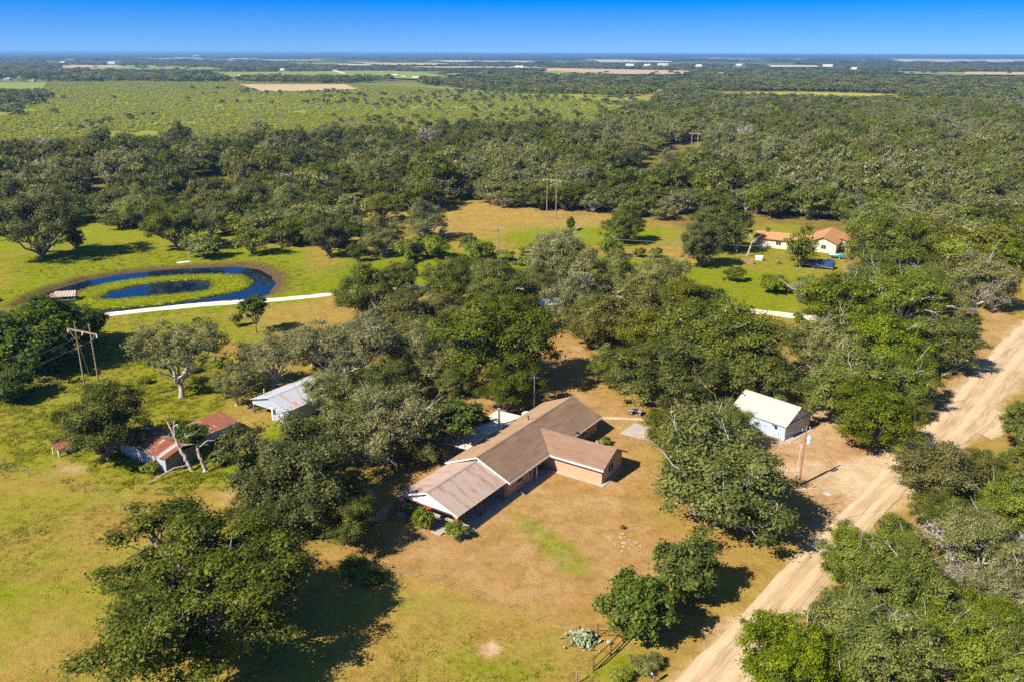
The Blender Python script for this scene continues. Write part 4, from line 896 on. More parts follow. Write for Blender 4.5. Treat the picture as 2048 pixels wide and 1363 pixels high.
# ================================================================= BUILDINGS
def course_mat(name, c, c2, axis, pitch, rough=.9, streak=.5):
    """roofing in courses: thin lines every `pitch` metres along one local axis, with blotchy weathering"""
    m, n, l, b = new_mat(name)
    tc = n.new('ShaderNodeTexCoord').outputs['Object']; sp = n.new('ShaderNodeSeparateXYZ'); l.new(tc, sp.inputs[0])
    mp = n.new('ShaderNodeMapping'); mp.inputs['Scale'].default_value = (.18, 1.6, 1) if axis == 1 else (1.6, .18, 1); l.new(tc, mp.inputs[0])
    st = noise(n, l, 2.0, 5, .65, mp.outputs[0]); bl = noise(n, l, .5, 5, .6, tc); fi = noise(n, l, 9, 3, .6, tc)
    fr = math_(n, l, 'FRACT', math_(n, l, 'DIVIDE', sp.outputs[axis], pitch))
    line = ramp(n, l, fr, [(0.0, 1.0), (.16, 0.0)])
    col = mixc(n, l, ramp(n, l, bl, [(.3, 0.0), (.7, 1.0)]), c, c2)
    col = mixc(n, l, math_(n, l, 'MULTIPLY', ramp(n, l, st, [(.45, 0.0), (.7, 1.0)]), streak), col, tuple(x * .6 for x in c))
    col = mixc(n, l, math_(n, l, 'MULTIPLY', fi, .35), col, tuple(x * .72 for x in c2))
    col = mixc(n, l, math_(n, l, 'MULTIPLY', line, .35), col, tuple(x * .5 for x in c))
    l.new(col, b.inputs['Base Color']); b.inputs['Roughness'].default_value = rough; b.inputs['Specular IOR Level'].default_value = .2
    bump(n, l, b, math_(n, l, 'ADD', math_(n, l, 'MULTIPLY', fr, .6), math_(n, l, 'MULTIPLY', fi, .4)), .4, .03)
    return m
def brick_mat():
    m, n, l, b = new_mat('brick')
    geo = n.new('ShaderNodeNewGeometry'); tc = n.new('ShaderNodeTexCoord').outputs['Object']; sp = n.new('ShaderNodeSeparateXYZ'); l.new(tc, sp.inputs[0])
    cb = n.new('ShaderNodeCombineXYZ'); l.new(math_(n, l, 'ADD', sp.outputs[0], sp.outputs[1]), cb.inputs[0]); l.new(sp.outputs[2], cb.inputs[1])
    br = N(n, 'ShaderNodeTexBrick', Scale=1.0); br.inputs['Color1'].default_value = rgb((.43, .215, .115)); br.inputs['Color2'].default_value = rgb((.52, .30, .17)); br.inputs['Mortar'].default_value = rgb((.50, .38, .27))
    br.inputs['Brick Width'].default_value = .22; br.inputs['Row Height'].default_value = .075; br.inputs['Mortar Size'].default_value = .008
    l.new(cb.outputs[0], br.inputs['Vector']); nz = noise(n, l, .8, 4, .6, tc)
    l.new(mixc(n, l, math_(n, l, 'MULTIPLY', nz, .3), br.outputs[0], (.42, .22, .13)), b.inputs['Base Color']); b.inputs['Roughness'].default_value = .9
    bump(n, l, b, br.outputs['Fac'], -.4, .01); return m
def metal_mat(name, c, rust=.0, rc=(.24, .075, .032), streak_axis=0, rough=.5, rnd=0.0):
    """sheet metal; rust > 0 eats into it in streaks, rnd varies it from sheet to sheet"""
    m, n, l, b = new_mat(name)
    tc = n.new('ShaderNodeTexCoord').outputs['Object']; oi = n.new('ShaderNodeObjectInfo')
    mp = n.new('ShaderNodeMapping'); sc_ = [1.0, 1.0, 1.0]; sc_[streak_axis] = .22; mp.inputs['Scale'].default_value = sc_; l.new(tc, mp.inputs[0])
    ofs = n.new('ShaderNodeVectorMath'); ofs.operation = 'ADD'; l.new(mp.outputs[0], ofs.inputs[0])
    cx = n.new('ShaderNodeCombineXYZ'); l.new(math_(n, l, 'MULTIPLY', oi.outputs['Random'], 37.0), cx.inputs[0]); l.new(math_(n, l, 'MULTIPLY', oi.outputs['Random'], 91.0), cx.inputs[1]); l.new(cx.outputs[0], ofs.inputs[1])
    f = noise(n, l, 1.6, 6, .68, ofs.outputs[0]); g = noise(n, l, 7, 3, .6, tc)
    base = mixc(n, l, g, tuple(x * .82 for x in c), tuple(min(1, x * 1.08) for x in c))
    lvl = math_(n, l, 'ADD', math_(n, l, 'ADD', f, rust - .5), math_(n, l, 'MULTIPLY', math_(n, l, 'SUBTRACT', oi.outputs['Random'], .5), rnd))
    k = ramp(n, l, lvl, [(.42, 0.0), (.58, 1.0)]); rcol = mixc(n, l, g, tuple(x * .6 for x in rc), tuple(x * 1.5 for x in rc))
    l.new(mixc(n, l, k, base, rcol), b.inputs['Base Color']); b.inputs['Metallic'].default_value = .0
    l.new(math_(n, l, 'ADD', rough, math_(n, l, 'MULTIPLY', k, .4)), b.inputs['Roughness']); b.inputs['Specular IOR Level'].default_value = .4
    bump(n, l, b, g, .08, .01); return m
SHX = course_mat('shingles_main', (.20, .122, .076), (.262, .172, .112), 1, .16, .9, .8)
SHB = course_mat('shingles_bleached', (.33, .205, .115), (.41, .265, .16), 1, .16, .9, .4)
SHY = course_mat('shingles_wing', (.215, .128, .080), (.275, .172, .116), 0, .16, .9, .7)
BRICK = brick_mat()
WHITE = plain('white_paint', (.68, .66, .63), .6, 0, .08, 1.5)
SIDING = plain('grey_siding', (.36, .34, .33), .8, 0, .1, 1.5)
REDP = plain('red_paint', (.52, .095, .045), .6, 0, .15, 2)
BROWNP = plain('brown_steel', (.09, .055, .04), .6, 0, .2, 2)
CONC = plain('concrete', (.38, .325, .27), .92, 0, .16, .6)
CONCD = plain('concrete_shaded', (.31, .27, .235), .92, 0, .18, .8)  # darker copy of the concrete, shade put into its colour
GLASS, _n, _l, _b = new_mat('window_glass'); _b.inputs['Base Color'].default_value = (.03, .04, .055, 1); _b.inputs['Roughness'].default_value = .08
DARK = plain('dark_void', (.03, .028, .028), .9)
CPM = metal_mat('carport_metal', (.37, .275, .225), .42, (.25, .145, .095), 1, .5, .16)
PATM = metal_mat('patio_metal', (.62, .52, .44), .10, (.5, .36, .28), 1, .5, .1)
GALV = metal_mat('galvanised', (.36, .37, .42), .26, (.42, .17, .08), 1, .45, .45)
RUST = metal_mat('rusted_sheet', (.40, .35, .33), .62, (.20, .065, .034), 1, .6, .45)
PALEW = metal_mat('pale_sheet_wall', (.36, .39, .45), .05, (.3, .16, .1), 2, .55, .2)
GARW = plain('garage_wall', (.38, .45, .53), .6, 0, .07, .8)
GARR = metal_mat('garage_roof', (.43, .385, .345), .04, (.5, .36, .28), 1, .5, .05)
STEEL = plain('steel', (.42, .43, .46), .4, .6, .12, 3)
WOODG = plain('weathered_wood', (.20, .155, .115), .95, 0, .35, 3, (.27, .215, .17))
WOODP = plain('pole_wood', (.23, .155, .10), .95, 0, .3, 2, (.30, .22, .15))

def ribbed_sheet(w, ln, ribs=3, rise=.025, th=.012):
    """one roofing sheet, w across (x) and ln down the slope (y), ribs running down the slope"""
    xs = [0.0]; zs = [0.0]
    for k in range(ribs):
        c0 = (k + .5) * w / ribs; r = min(.055, w / ribs * .25)
        xs += [c0 - r, c0 - r * .45, c0 + r * .45, c0 + r]; zs += [0, rise, rise, 0]
    xs.append(w); zs.append(0)
    V = [(x, y, z + d) for d in (0, -th) for y in (0, ln) for x, z in zip(xs, zs)]; n = len(xs); F = []
    for i in range(n - 1):
        F.append((i, i + 1, n + i + 1, n + i)); F.append((2 * n + i, 3 * n + i, 3 * n + i + 1, 2 * n + i + 1))
        F.append((i, 2 * n + i, 2 * n + i + 1, i + 1)); F.append((n + i, n + i + 1, 3 * n + i + 1, 3 * n + i))
    F += [(0, n, 3 * n, 2 * n), (n - 1, 3 * n - 1, 4 * n - 1, 2 * n - 1)]
    return MB().add(V, F)
def sheet_roof(parent, x0, x1, eave_y, eave_z, ridge_y, ridge_z, count, mat, ribs=3, name='roof_sheet', jitter=.0, seed=1, skip=()):
    """a row of sheets covering one slope from eave to ridge; every sheet its own part"""
    r = np.random.default_rng(seed); w = (x1 - x0) / count; dy = ridge_y - eave_y; dz = ridge_z - eave_z; ln = math.hypot(dy, dz)
    me = ribbed_sheet(w * 1.01, ln, ribs).mesh(name); me.materials.append(mat)
    for i in range(count):
        if i in skip: continue
        o = link(name, me, None, parent); flip = dy < 0
        o.location = (x0 + i * w + (w if flip else 0), eave_y + r.uniform(-1, 1) * jitter, eave_z + (i % 2) * .004 + r.uniform(0, 1) * jitter * .3)
        a = math.atan2(dz, abs(dy)); o.rotation_euler = (a, 0, math.pi if flip else 0)
        if flip: o.rotation_euler = (a, 0, math.pi)
def roof_slab(parent, name, pts, th, mat): return MB().prism([(p[0], p[1], p[2] - th) for p in pts], (0, 0, th)).build(name, mat, parent)
def window(parent, axis, x, y, z0, w, h, out, mat=WHITE, bars=1):
    """window on a wall; axis 0: wall runs along x facing -y (out=-1) or +y; axis 1: wall runs along y facing x"""
    d = .05 * out
    f = MB(); g = MB(); t = .07
    def bx(m, a0, a1, b0, b1, c0, c1):
        if axis == 0: m.box(a0, a1, min(b0, b1), max(b0, b1), c0, c1)
        else: m.box(min(b0, b1), max(b0, b1), a0, a1, c0, c1)
    q, p = (x, y) if axis == 0 else (y, x)
    bx(f, q - w / 2, q + w / 2, p - d * .3, p + d, z0, z0 + t); bx(f, q - w / 2, q + w / 2, p - d * .3, p + d, z0 + h - t, z0 + h)
    bx(f, q - w / 2, q - w / 2 + t, p - d * .3, p + d, z0 + t, z0 + h - t); bx(f, q + w / 2 - t, q + w / 2, p - d * .3, p + d, z0 + t, z0 + h - t)
    for k in range(bars): c = q - w / 2 + w * (k + 1) / (bars + 1); bx(f, c - .02, c + .02, p - d * .2, p + d * .9, z0 + t, z0 + h - t)
    o = f.build('window', mat, parent); bx(g, q - w / 2 + t, q + w / 2 - t, p - d * .2, p + d * .4, z0 + t, z0 + h - t); g.build('pane', GLASS, o); return o

A565 = R_(56.5)
# ---------------------------------------------------------------- brick ranch house
H_ = empty('brick_house', (-0.25, 88.70, 0), A565, 'long brick ranch house with brown shingle roof, side wing and metal carport', 'house')
MB().prism([(.7,.75,0),(6.5,.75,0),(6.5,2.6,0),(9.96,2.6,0),(9.96,-6.95,0),(15.3,-6.95,0),(15.3,.75,0),(23.1,.75,0),(23.1,9.2,0),(.7,9.2,0)], (0, 0, 2.4)).build('wall', BRICK, H_)
EZ, RZ, EY, RY, BY, MX0, MX1 = 2.3, 4.35, .15, 4.95, 9.75, .33, 23.5
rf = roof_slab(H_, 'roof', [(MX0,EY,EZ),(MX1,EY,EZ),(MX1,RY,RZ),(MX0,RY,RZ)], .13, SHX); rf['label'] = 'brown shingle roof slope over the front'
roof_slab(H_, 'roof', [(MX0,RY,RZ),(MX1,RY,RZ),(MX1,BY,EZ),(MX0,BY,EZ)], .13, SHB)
MB().prism([(MX0,RY-.16,RZ-.045),(MX0,RY,RZ+.035),(MX0,RY+.16,RZ-.045)], (MX1-MX0,0,0)).build('ridge_cap', SHX, rf)
WX0, WX1, WXR, WZR, WY0, WY1 = 9.35, 15.95, 12.75, 3.85, -7.45, 4.1
wr = roof_slab(H_, 'wing_roof', [(WX0,WY0,EZ),(WXR,WY0,WZR),(WXR,3.65,WZR),(WX0,EY-.02,EZ)], .13, SHY)
roof_slab(H_, 'wing_roof', [(WXR,WY0,WZR),(WX1,WY0,EZ-.12),(WX1,EY-.02,EZ-.12),(WXR,3.65,WZR)], .13, SHY)
MB().prism([(WXR-.15,WY0,WZR-.05),(WXR,WY0,WZR+.03),(WXR+.15,WY0,WZR-.05)], (0,3.6-WY0,0)).build('ridge_cap', SHY, wr)
# white fascia boards and gutters along the eaves
MB().box(MX0,WX0-.02,EY-.05,EY-.004,EZ-.19,EZ+.02).build('fascia', WHITE, H_)
MB().box(WX1+.02,MX1,EY-.05,EY-.004,EZ-.19,EZ+.02).build('fascia', WHITE, H_)
MB().box(WX0-.06,WX0-.004,WY0,EY-.06,EZ-.22,EZ+.02).build('fascia', WHITE, H_)
for y0, z0, y1, z1 in ((EY-.05,EZ,RY,RZ), (RY,RZ,BY,EZ)):
    MB().prism([(MX0-.05,y0,z0-.16),(MX0-.05,y1,z1-.16),(MX0-.05,y1,z1+.04),(MX0-.05,y0,z0+.04)], (.045,0,0)).build('rake_board', WHITE, H_)
MB().prism([(WX0-.06,WY0-.05,EZ-.17),(WXR,WY0-.05,WZR-.17),(WXR,WY0-.05,WZR+.02),(WX0-.06,WY0-.05,EZ+.02)], (0,.045,0)).build('rake_board', BROWNP, H_)
MB().prism([(WXR,WY0-.05,WZR-.17),(WX1,WY0-.05,EZ-.29),(WX1,WY0-.05,EZ-.10),(WXR,WY0-.05,WZR+.02)], (0,.045,0)).build('rake_board', BROWNP, H_)
MB().prism([(9.97,-6.96,2.41),(15.29,-6.96,2.41),(12.75,-6.96,3.68)], (0,.10,0)).build('gable', SIDING, H_)
MB().prism([(23.0,.8,2.41),(23.0,9.15,2.41),(23.0,4.95,4.18)], (.08,0,0)).build('gable', SIDING, H_)
MB().prism([(.72,.8,2.41),(.72,9.15,2.41),(.72,4.95,4.18)], (.08,0,0)).build('gable', WHITE, H_)
window(H_, 0, 12.3, -6.95, .75, 1.5, 1.25, -1, WHITE, 1)
for s_ in (11.35, 13.25): MB().box(s_-.18,s_+.18,-7.0,-6.955,.72,2.02).build('shutter', SIDING, H_)
window(H_, 0, 3.4, .75, .9, 1.4, 1.1, -1); window(H_, 0, 19.4, .75, .9, 1.4, 1.1, -1)
window(H_, 0, 5.7, .75, .9, .7, 1.1, -1, bars=0)
dr = MB().box(7.3,8.25,2.54,2.595,.1,2.12).build('door', WHITE, H_); MB().tube([(8.13,2.50,1.05),(8.13,2.44,1.05)], .035, 8).build('handle', STEEL, dr)
window(H_, 0, 9.1, 2.6, .8, .9, 1.2, -1, bars=0)
MB().box(6.62,6.74,.35,.47,.1,2.3).build('porch_post', WHITE, H_)
# slab, walk, step
MB().box(-9.5,.69,-.12,9.4,.0,.10).build('slab', CONC, H_)
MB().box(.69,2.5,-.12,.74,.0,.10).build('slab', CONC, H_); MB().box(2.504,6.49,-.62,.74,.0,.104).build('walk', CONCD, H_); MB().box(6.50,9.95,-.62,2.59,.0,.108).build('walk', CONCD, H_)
MB().box(9.5,15.6,-7.45,-6.96,.0,.06).build('footing', CONC, H_); MB().box(9.45,9.95,-7.45,-.63,.0,.055).build('footing', CONC, H_)
MB().box(-10.3,-9.6,2.2,3.5,.0,.14).build('step', CONC, H_)
# carport
CE, CR, CEZ, CRZ = .57, 4.95, 2.3, 3.95
sheet_roof(H_, -9.2, MX0-.06, CE, CEZ, CR, CRZ, 11, CPM, 3, seed=3); sheet_roof(H_, -9.2, MX0-.06, 2*CR-CE, CEZ, CR, CRZ, 11, CPM, 3, seed=4)
MB().prism([(-9.22,CR-.2,CRZ-.035),(-9.22,CR,CRZ+.06),(-9.22,CR+.2,CRZ-.035)], (9.48,0,0)).build('ridge_cap', CPM, H_)
for sg in (1, -1):
    ye = CR - sg * (CR - CE)
    MB().prism([(-9.27,ye,CEZ-.16),(-9.27,CR,CRZ-.16),(-9.27,CR,CRZ+.03),(-9.27,ye,CEZ+.03)], (.06,0,0)).build('rake_board', WHITE, H_)
GPN = 6
for k in range(GPN):
    y0 = CE + .3 + k * (2 * (CR - CE) - .6) / GPN; y1 = CE + .3 + (k + 1) * (2 * (CR - CE) - .6) / GPN - .012
    top = lambda y: CEZ - .06 + (CRZ - CEZ) * (1 - abs(y - CR) / (CR - CE)) - .12
    pts = [(-8.93,y0,CEZ-.08),(-8.93,y1,CEZ-.08),(-8.93,y1,max(top(y1),CEZ-.06))] + ([(-8.93,CR,top(CR))] if y0 < CR < y1 else []) + [(-8.93,y0,max(top(y0),CEZ-.06))]
    MB().prism(pts, (.05,0,0)).build('gable_panel', WHITE, H_)
MB().box(-8.95,-8.80,CE+.25,2*CR-CE-.25,CEZ-.26,CEZ-.085).build('beam', BROWNP, H_)
for y in (CE+.32, 2*CR-CE-.32): MB().box(-8.78,.2,y-.07,y+.07,CEZ-.26,CEZ-.09).build('beam', BROWNP, H_)
for y in (CE+.32, CR, 2*CR-CE-.32):
    po = MB().box(-8.94,-8.82,y-.06,y+.06,.1,CEZ-.26).build('post', BROWNP, H_)
    a0, a1 = (.08 if y < 1 else .62), (.08 if y > 9 else .62)
    MB().prism([(-9.0,y-a0,CEZ-.07),(-9.0,y-.07,CEZ-.85),(-9.0,y+.07,CEZ-.85),(-9.0,y+a1,CEZ-.07)], (.05,0,0)).build('bracket', REDP, po)
for x in (-4.5, -.1):
    for y in (CE+.32, 2*CR-CE-.32): MB().box(x-.06,x+.06,y-.06,y+.06,.1,CEZ-.26).build('post', BROWNP, H_)
MB().box(.45,.69,.9,9.1,.1,2.35).build('carport_wall', BRICK, H_)
# patio cover and stove pipe at the back
PZ0, PZ1 = 2.42, 2.26
sheet_roof(H_, 4.6, 17.4, 13.6, PZ1, 9.55, PZ0, 12, PATM, 3, 'patio_roof_sheet', seed=5)
MB().box(4.6,17.4,13.52,13.6,PZ1-.2,PZ1-.03).build('patio_beam', WHITE, H_)
for x in (4.9, 9.2, 13.4, 17.1): MB().box(x-.06,x+.06,13.46,13.58,0,PZ1-.2).build('post', WHITE, H_)
MB().prism([(14.6,13.62,PZ1-.05),(14.6,13.95,PZ1-.55),(14.6,14.25,PZ1-.5),(14.6,14.3,PZ1-.05)], (.9,0,0)).build('bracket', REDP, H_)
MB().box(4.4,17.6,9.22,13.9,.0,.06).build('patio_slab', CONC, H_)
sp = MB().tube([(13.0,10.35,2.1),(13.0,10.35,4.75)], .155, 14).build('stove_pipe', STEEL, H_); MB().lathe([(.155,0),(.23,.04),(.23,.16),(.05,.26)], (13.0,10.35,4.76), 14).build('pipe_cap', STEEL, sp)
vp = MB().tube([(14.3,6.5,3.4),(14.3,6.5,4.15)], .09, 10).build('roof_vent', BROWNP, H_); MB().lathe([(.09,0),(.17,.03),(.17,.12),(.03,.2)], (14.3,6.5,4.15), 10).build('vent_hood', BROWNP, vp)
MB().box(16.5,16.95,.2,.55,2.05,2.55).build('meter_box', DARK, H_)
def hloc(x, y, z=0): c, s = math.cos(A565), math.sin(A565); return (-.25 + x * c - y * s, 88.70 + x * s + y * c, z)
# air conditioner beside the house
ac = empty('air_conditioner', hloc(17.9, -.75), A565, 'white square air conditioner on the shaded side of the brick house', 'air conditioner')
MB().box(-.45,.45,-.45,.45,.06,.8).build('cabinet', WHITE, ac, .03); MB().lathe([(.34,0),(.34,.03),(.28,.05),(.05,.05)], (0,0,.805), 18).build('fan_grille', DARK, ac); MB().box(-.55,.55,-.55,.55,.0,.06).build('pad', CONC, ac)
ub = empty('clay_urn', hloc(18.9, -1.6), 0, 'rounded brown clay urn beside the air conditioner', 'urn')
MB().lathe([(.16,0),(.34,.18),(.40,.45),(.33,.75),(.2,.9),(.24,.98)], (0,0,0), 14).build('body', plain('clay', (.34, .22, .12), .9, 0, .2, 4), ub, smooth=True)
b2 = empty('box_cooler', hloc(20.2, 10.6), A565, 'white box cooler standing behind the brick house roof', 'cooler')
MB().box(-.5,.5,-.45,.45,.7,1.7).build('cabinet', WHITE, b2, .03); MB().box(-.45,.45,-.47,-.455,.8,1.6).build('louver_panel', SIDING, b2)
for x in (-.42,.42):
    for y in (-.38,.38): MB().box(x-.04,x+.04,y-.04,y+.04,0,.7).build('leg', STEEL, b2)
an = empty('antenna_mast', hloc(22.3, 10.6), 0, 'thin metal antenna mast behind the far end of the brick house', 'mast')
MB().tube([(0,0,0),(0,0,6.6)], .045, 8).build('pole', STEEL, an)
MB().tube([(-.7,0,6.3),(.7,0,6.3)], .02, 6).build('boom', STEEL, an)
for k in range(5): MB().tube([(-.6+.3*k,-.35,6.32),(-.6+.3*k,.35,6.32)], .012, 6).build('element', STEEL, an)
pad = empty('concrete_pad', (17.6, 108.6, 0), A565 - .05, 'bare concrete pad in the yard behind the wing', 'slab')
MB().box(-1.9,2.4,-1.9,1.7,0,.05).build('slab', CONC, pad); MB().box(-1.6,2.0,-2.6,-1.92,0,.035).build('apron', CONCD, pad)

# ---------------------------------------------------------------- metal garage
g = empty('metal_garage', (37.2, 105.8, 0), R_(42), 'pale blue metal garage with cream roof beside the driveway', 'garage')
GW, GL, GE, GR = 6.6, 8.4, 2.25, 4.05
MB().prism([(0,0,0),(GW,0,0),(GW,0,GE),(GW/2,0,GR-.12),(0,0,GE)], (0,GL,0)).build('wall', GARW, g)
s_ = (GR - GE) / (GW / 2); oh = .28
for side in (0, 1):
    for k in range(9):
        y0 = -.3 + k * (GL + .6) / 9; y1 = y0 + (GL + .6) / 9 - .006
        a = (-oh, GE - s_ * oh + .03) if side == 0 else (GW + oh, GE - s_ * oh + .03)
        MB().prism([(a[0],y0,a[1]),(a[0],y1,a[1]),(GW/2,y1,GR+.03),(GW/2,y0,GR+.03)], (0,0,.035 + .002 * (k % 2))).build('roof_sheet', GARR, g)
MB().prism([(GW/2-.2,-.31,GR+.02),(GW/2,-.31,GR+.10),(GW/2+.2,-.31,GR+.02)], (0,GL+.62,0)).build('ridge_cap', GARR, g)
dk = plain('garage_trim', (.10, .12, .17), .6)
MB().box(.9,5.2,-.05,-.003,.05,2.1).build('garage_door', plain('garage_door', (.40,.42,.46), .5), g)
for k in range(3): MB().box(.92,5.18,-.062,-.052,.55+.5*k,.575+.5*k).build('door_seam', dk, g)
MB().box(5.6,6.3,-.05,-.003,.05,1.95).build('side_door', plain('garage_side_door', (.34,.34,.37), .5), g)
MB().box(-.03,.10,-.045,-.002,0,GE).build('corner_trim', WHITE, g); MB().box(6.5,6.63,-.045,-.002,0,GE).build('corner_trim', dk, g); MB().box(.1,6.5,-.04,-.002,GE-.06,GE+.06).build('header_trim', dk, g)
MB().box(.2,6.4,-.9,-.06,0,.06).build('threshold', CONC, g)
window(g, 1, 0, 6.0, 1.0, .9, .8, -1, dk)
MB().lathe([(.25,0),(.25,.12),(.12,.2)], (-.6,1.4,GE-.2), 12).build('vent', dk, g)

# ---------------------------------------------------------------- old metal barn
BN = empty('metal_barn', (-31.5, 110.3, 0), A565, 'old metal barn with silver and rust streaked gable roof in the trees', 'barn')
BW, BL, BE, BR = 7.6, 13.0, 2.3, 3.35
MB().prism([(0.05,.1,0),(0.05,3.6,0),(0.05,3.6,BE),(0.05,.1,BE)], (.08,0,0)).build('front_wall', PALEW, BN)
MB().prism([(0.02,.0,BE-.02),(0.02,BW,BE-.02),(0.02,BW,BE-.75),(0.02,3.62,BE-.75),(0.02,3.62,BE-.03),(0.02,.0,BE-.03)][:4] + [(0.02,3.62,BE-.03)], (.06,0,0)).build('fascia_panel', PALEW, BN)
MB().prism([(0.0,.0,BE),(0.0,BW,BE),(0.0,BW/2,BR-.05)], (.07,0,0)).build('gable', PALEW, BN)
MB().box(.1,BL,.05,.13,0,BE).build('side_wall', PALEW, BN); MB().box(BL-.1,BL,.14,BW,0,BE).build('back_wall', PALEW, BN); MB().box(3.5,BL,3.55,3.65,0,BE).build('inner_wall', WOODG, BN)
sheet_roof(BN, -.3, BL+.2, -.25, BE-.05, BW/2, BR, 15, GALV, 3, seed=8); sheet_roof(BN, -.3, BL+.2, BW+.25, BE-.05, BW/2, BR, 15, GALV, 3, seed=9)
MB().prism([(-.32,BW/2-.2,BR-.03),(-.32,BW/2,BR+.06),(-.32,BW/2+.2,BR-.03)], (BL+.55,0,0)).build('ridge_cap', GALV, BN)
for x in (.15, 4.3, 8.6, 12.8): MB().box(x-.07,x+.07,BW-.2,BW-.06,0,BE-.1).build('post', WOODG, BN)
w1 = MB().box(.0,.045,2.75,3.25,.95,1.75).build('window', plain('maroon_frame', (.16,.05,.05), .7), BN); MB().box(-.01,-.002,2.8,3.2,1.0,1.32).build('pane', GLASS, w1); MB().box(-.01,-.002,2.8,3.2,1.38,1.70).build('pane', GLASS, w1)
w2 = MB().box(.0,.045,.5,1.65,.55,1.35).build('window', WHITE, BN)
for k in range(5): MB().box(-.012,-.002,.56,1.59,.62+.14*k,.69+.14*k).build('louver', plain('louver%d' % k, (.30,.22,.22), .7), w2)
MB().box(.0,.04,3.3,3.6,0,2.0).build('door_trim', WHITE, BN)
MB().tube([(1.5,BW-1.0,2.5),(1.5,BW-1.0,3.6)], .10, 10).build('flue', plain('flue', (.55,.42,.32), .7), BN)

# ---------------------------------------------------------------- rusty shed, two halves
RS = empty('rusty_shed', (-43.4, 95.9, 0), A565, 'low shed with heavily rusted sheet roof and pale walls behind the broken dead tree', 'shed')
MB().box(.05,.13,.0,9.6,0,2.0).build('front_wall', PALEW, RS)
for k, y in enumerate((2.0, 2.9, 6.1)): MB().box(-.03,.04,y-.08,y+.08,0,1.95).build('wall_post', WOODG, RS)
MB().box(.14,4.6,.02,.10,0,2.0).build('side_wall', WOODG, RS); MB().box(4.5,4.6,.1,9.5,0,2.2).build('back_wall', WOODG, RS)
def sheets_x(parent, y0, y1, ex0, z0, ex1, z1, count, mat, seed, jit=.05):
    """sheets running along local x (front to back), laid side by side along y"""
    r = np.random.default_rng(seed); w = (y1 - y0) / count; ln = math.hypot(ex1 - ex0, z1 - z0); me = ribbed_sheet(w * 1.03, ln, 4, .02).mesh('roof_sheet'); me.materials.append(mat)
    for i in range(count):
        o = link('roof_sheet', me, None, parent); o.location = (ex0 + r.uniform(-jit, jit) * 2, y0 + (i + 1) * w, z0 + (i % 2) * .008 + r.uniform(0, jit * .4)); o.rotation_euler = (math.atan2(z1 - z0, ex1 - ex0), r.uniform(-jit, jit) * .3, -math.pi / 2 + r.uniform(-jit, jit) * .2)
sheets_x(RS, -.4, 9.9, -.35, 2.0, 2.6, 2.75, 12, RUST, 5); sheets_x(RS, -.4, 9.9, 2.62, 2.75, 5.0, 2.2, 12, RUST, 6)
MB().prism([(2.4,-.4,2.72),(2.6,-.4,2.80),(2.8,-.4,2.72)], (0,10.3,0)).build('ridge_cap', RUST, RS)
RB = empty('rusty_lean_to', (-41.6, 102.0, 0), A565, 'long open lean-to with striped rust and silver roof next to the bare dry grass', 'shed')
MB().box(.4,6.6,.0,.07,.45,1.75).build('side_wall', PALEW, RB); MB().box(6.5,6.6,.08,3.6,0,1.9).build('end_wall', PALEW, RB)
for x in (.5, 3.5, 6.5): MB().box(x-.06,x+.06,.08,.2,0,1.75).build('post', WOODG, RB)
for x in (.5, 3.5, 6.4): MB().box(x-.06,x+.06,3.5,3.62,0,2.2).build('post', WOODG, RB)
sheet_roof(RB, -.1, 6.9, -.25, 1.85, 3.8, 2.35, 9, RUST, 3, seed=11, jitter=.06)
MB().box(-.1,6.9,-.29,-.255,1.74,1.9).build('eave_trim', WHITE, RB)
SM = empty('feed_trough_roof', (*G(125, 906)[:2], 0), A565, 'small rusty roofed box at the edge of the weeds by the round dark oak', 'shelter')
MB().prism([(-.9,-.8,1.0),(.9,-.8,1.0),(.9,.8,1.35),(-.9,.8,1.35)], (0,0,.05)).build('roof', plain('small_rust', (.27,.085,.045), .9, 0, .3, 2), SM)
for x in (-.8,.8):
    for y in (-.7,.7): MB().box(x-.06,x+.06,y-.06,y+.06,0,1.0).build('post', WHITE, SM)
MB().box(-.85,.85,-.62,-.56,.4,.9).build('panel', WHITE, SM)

# ---------------------------------------------------------------- tan house in the trees
TANW = plain('tan_wall', (.62, .52, .41), .8, 0, .06, .8); TANR = course_mat('tan_roof', (.44, .20, .085), (.50, .25, .115), 0, .3, .8, .2); TANE = plain('tan_trim', (.32, .13, .07), .8)
THX, THY = 82.6, 222.4
th = empty('tan_house', (THX, THY, 0), R_(62), 'cream walled house with orange tan roof among the trees', 'house')
# local x runs back along the ridge, y to the left
MB().prism([(0,-3.4,0),(0,3.6,0),(0,3.6,2.7),(0,.1,4.05),(0,-3.4,2.7)], (15,0,0)).build('wall', TANW, th)
for y0, z0, y1, z1 in ((-3.95,2.48,.1,4.12), (.1,4.12,4.15,2.48)): roof_slab(th, 'roof', [(-.5,y0,z0+.1),(15.4,y0,z0+.1),(15.4,y1,z1+.1),(-.5,y1,z1+.1)], .12, TANR)
for y0, z0, y1, z1 in ((-3.95,2.48,.1,4.12), (.1,4.12,4.15,2.48)): MB().prism([(-.56,y0,z0-.05),(-.56,y1,z1-.05),(-.56,y1,z1+.14),(-.56,y0,z0+.14)], (.05,0,0)).build('rake_board', TANE, th)
MB().prism([(-1.0,4.2,0),(4.6,4.2,0),(4.6,17.5,0),(-1.0,17.5,0)], (0,0,2.5)).build('wing_wall', TANW, th)
for x0, z0, x1, z1 in ((-1.5,2.42,2.0,3.75), (2.0,3.75,5.2,2.42)): roof_slab(th, 'wing_roof', [(x0,3.2,z0+.12),(x1,3.2,z1+.12),(x1,18.0,z1+.12),(x0,18.0,z0+.12)], .12, TANR)
MB().prism([(-1.0,17.51,2.49),(4.6,17.51,2.49),(2.0,17.51,3.7)], (0,-.08,0)).build('gable', TANW, th)
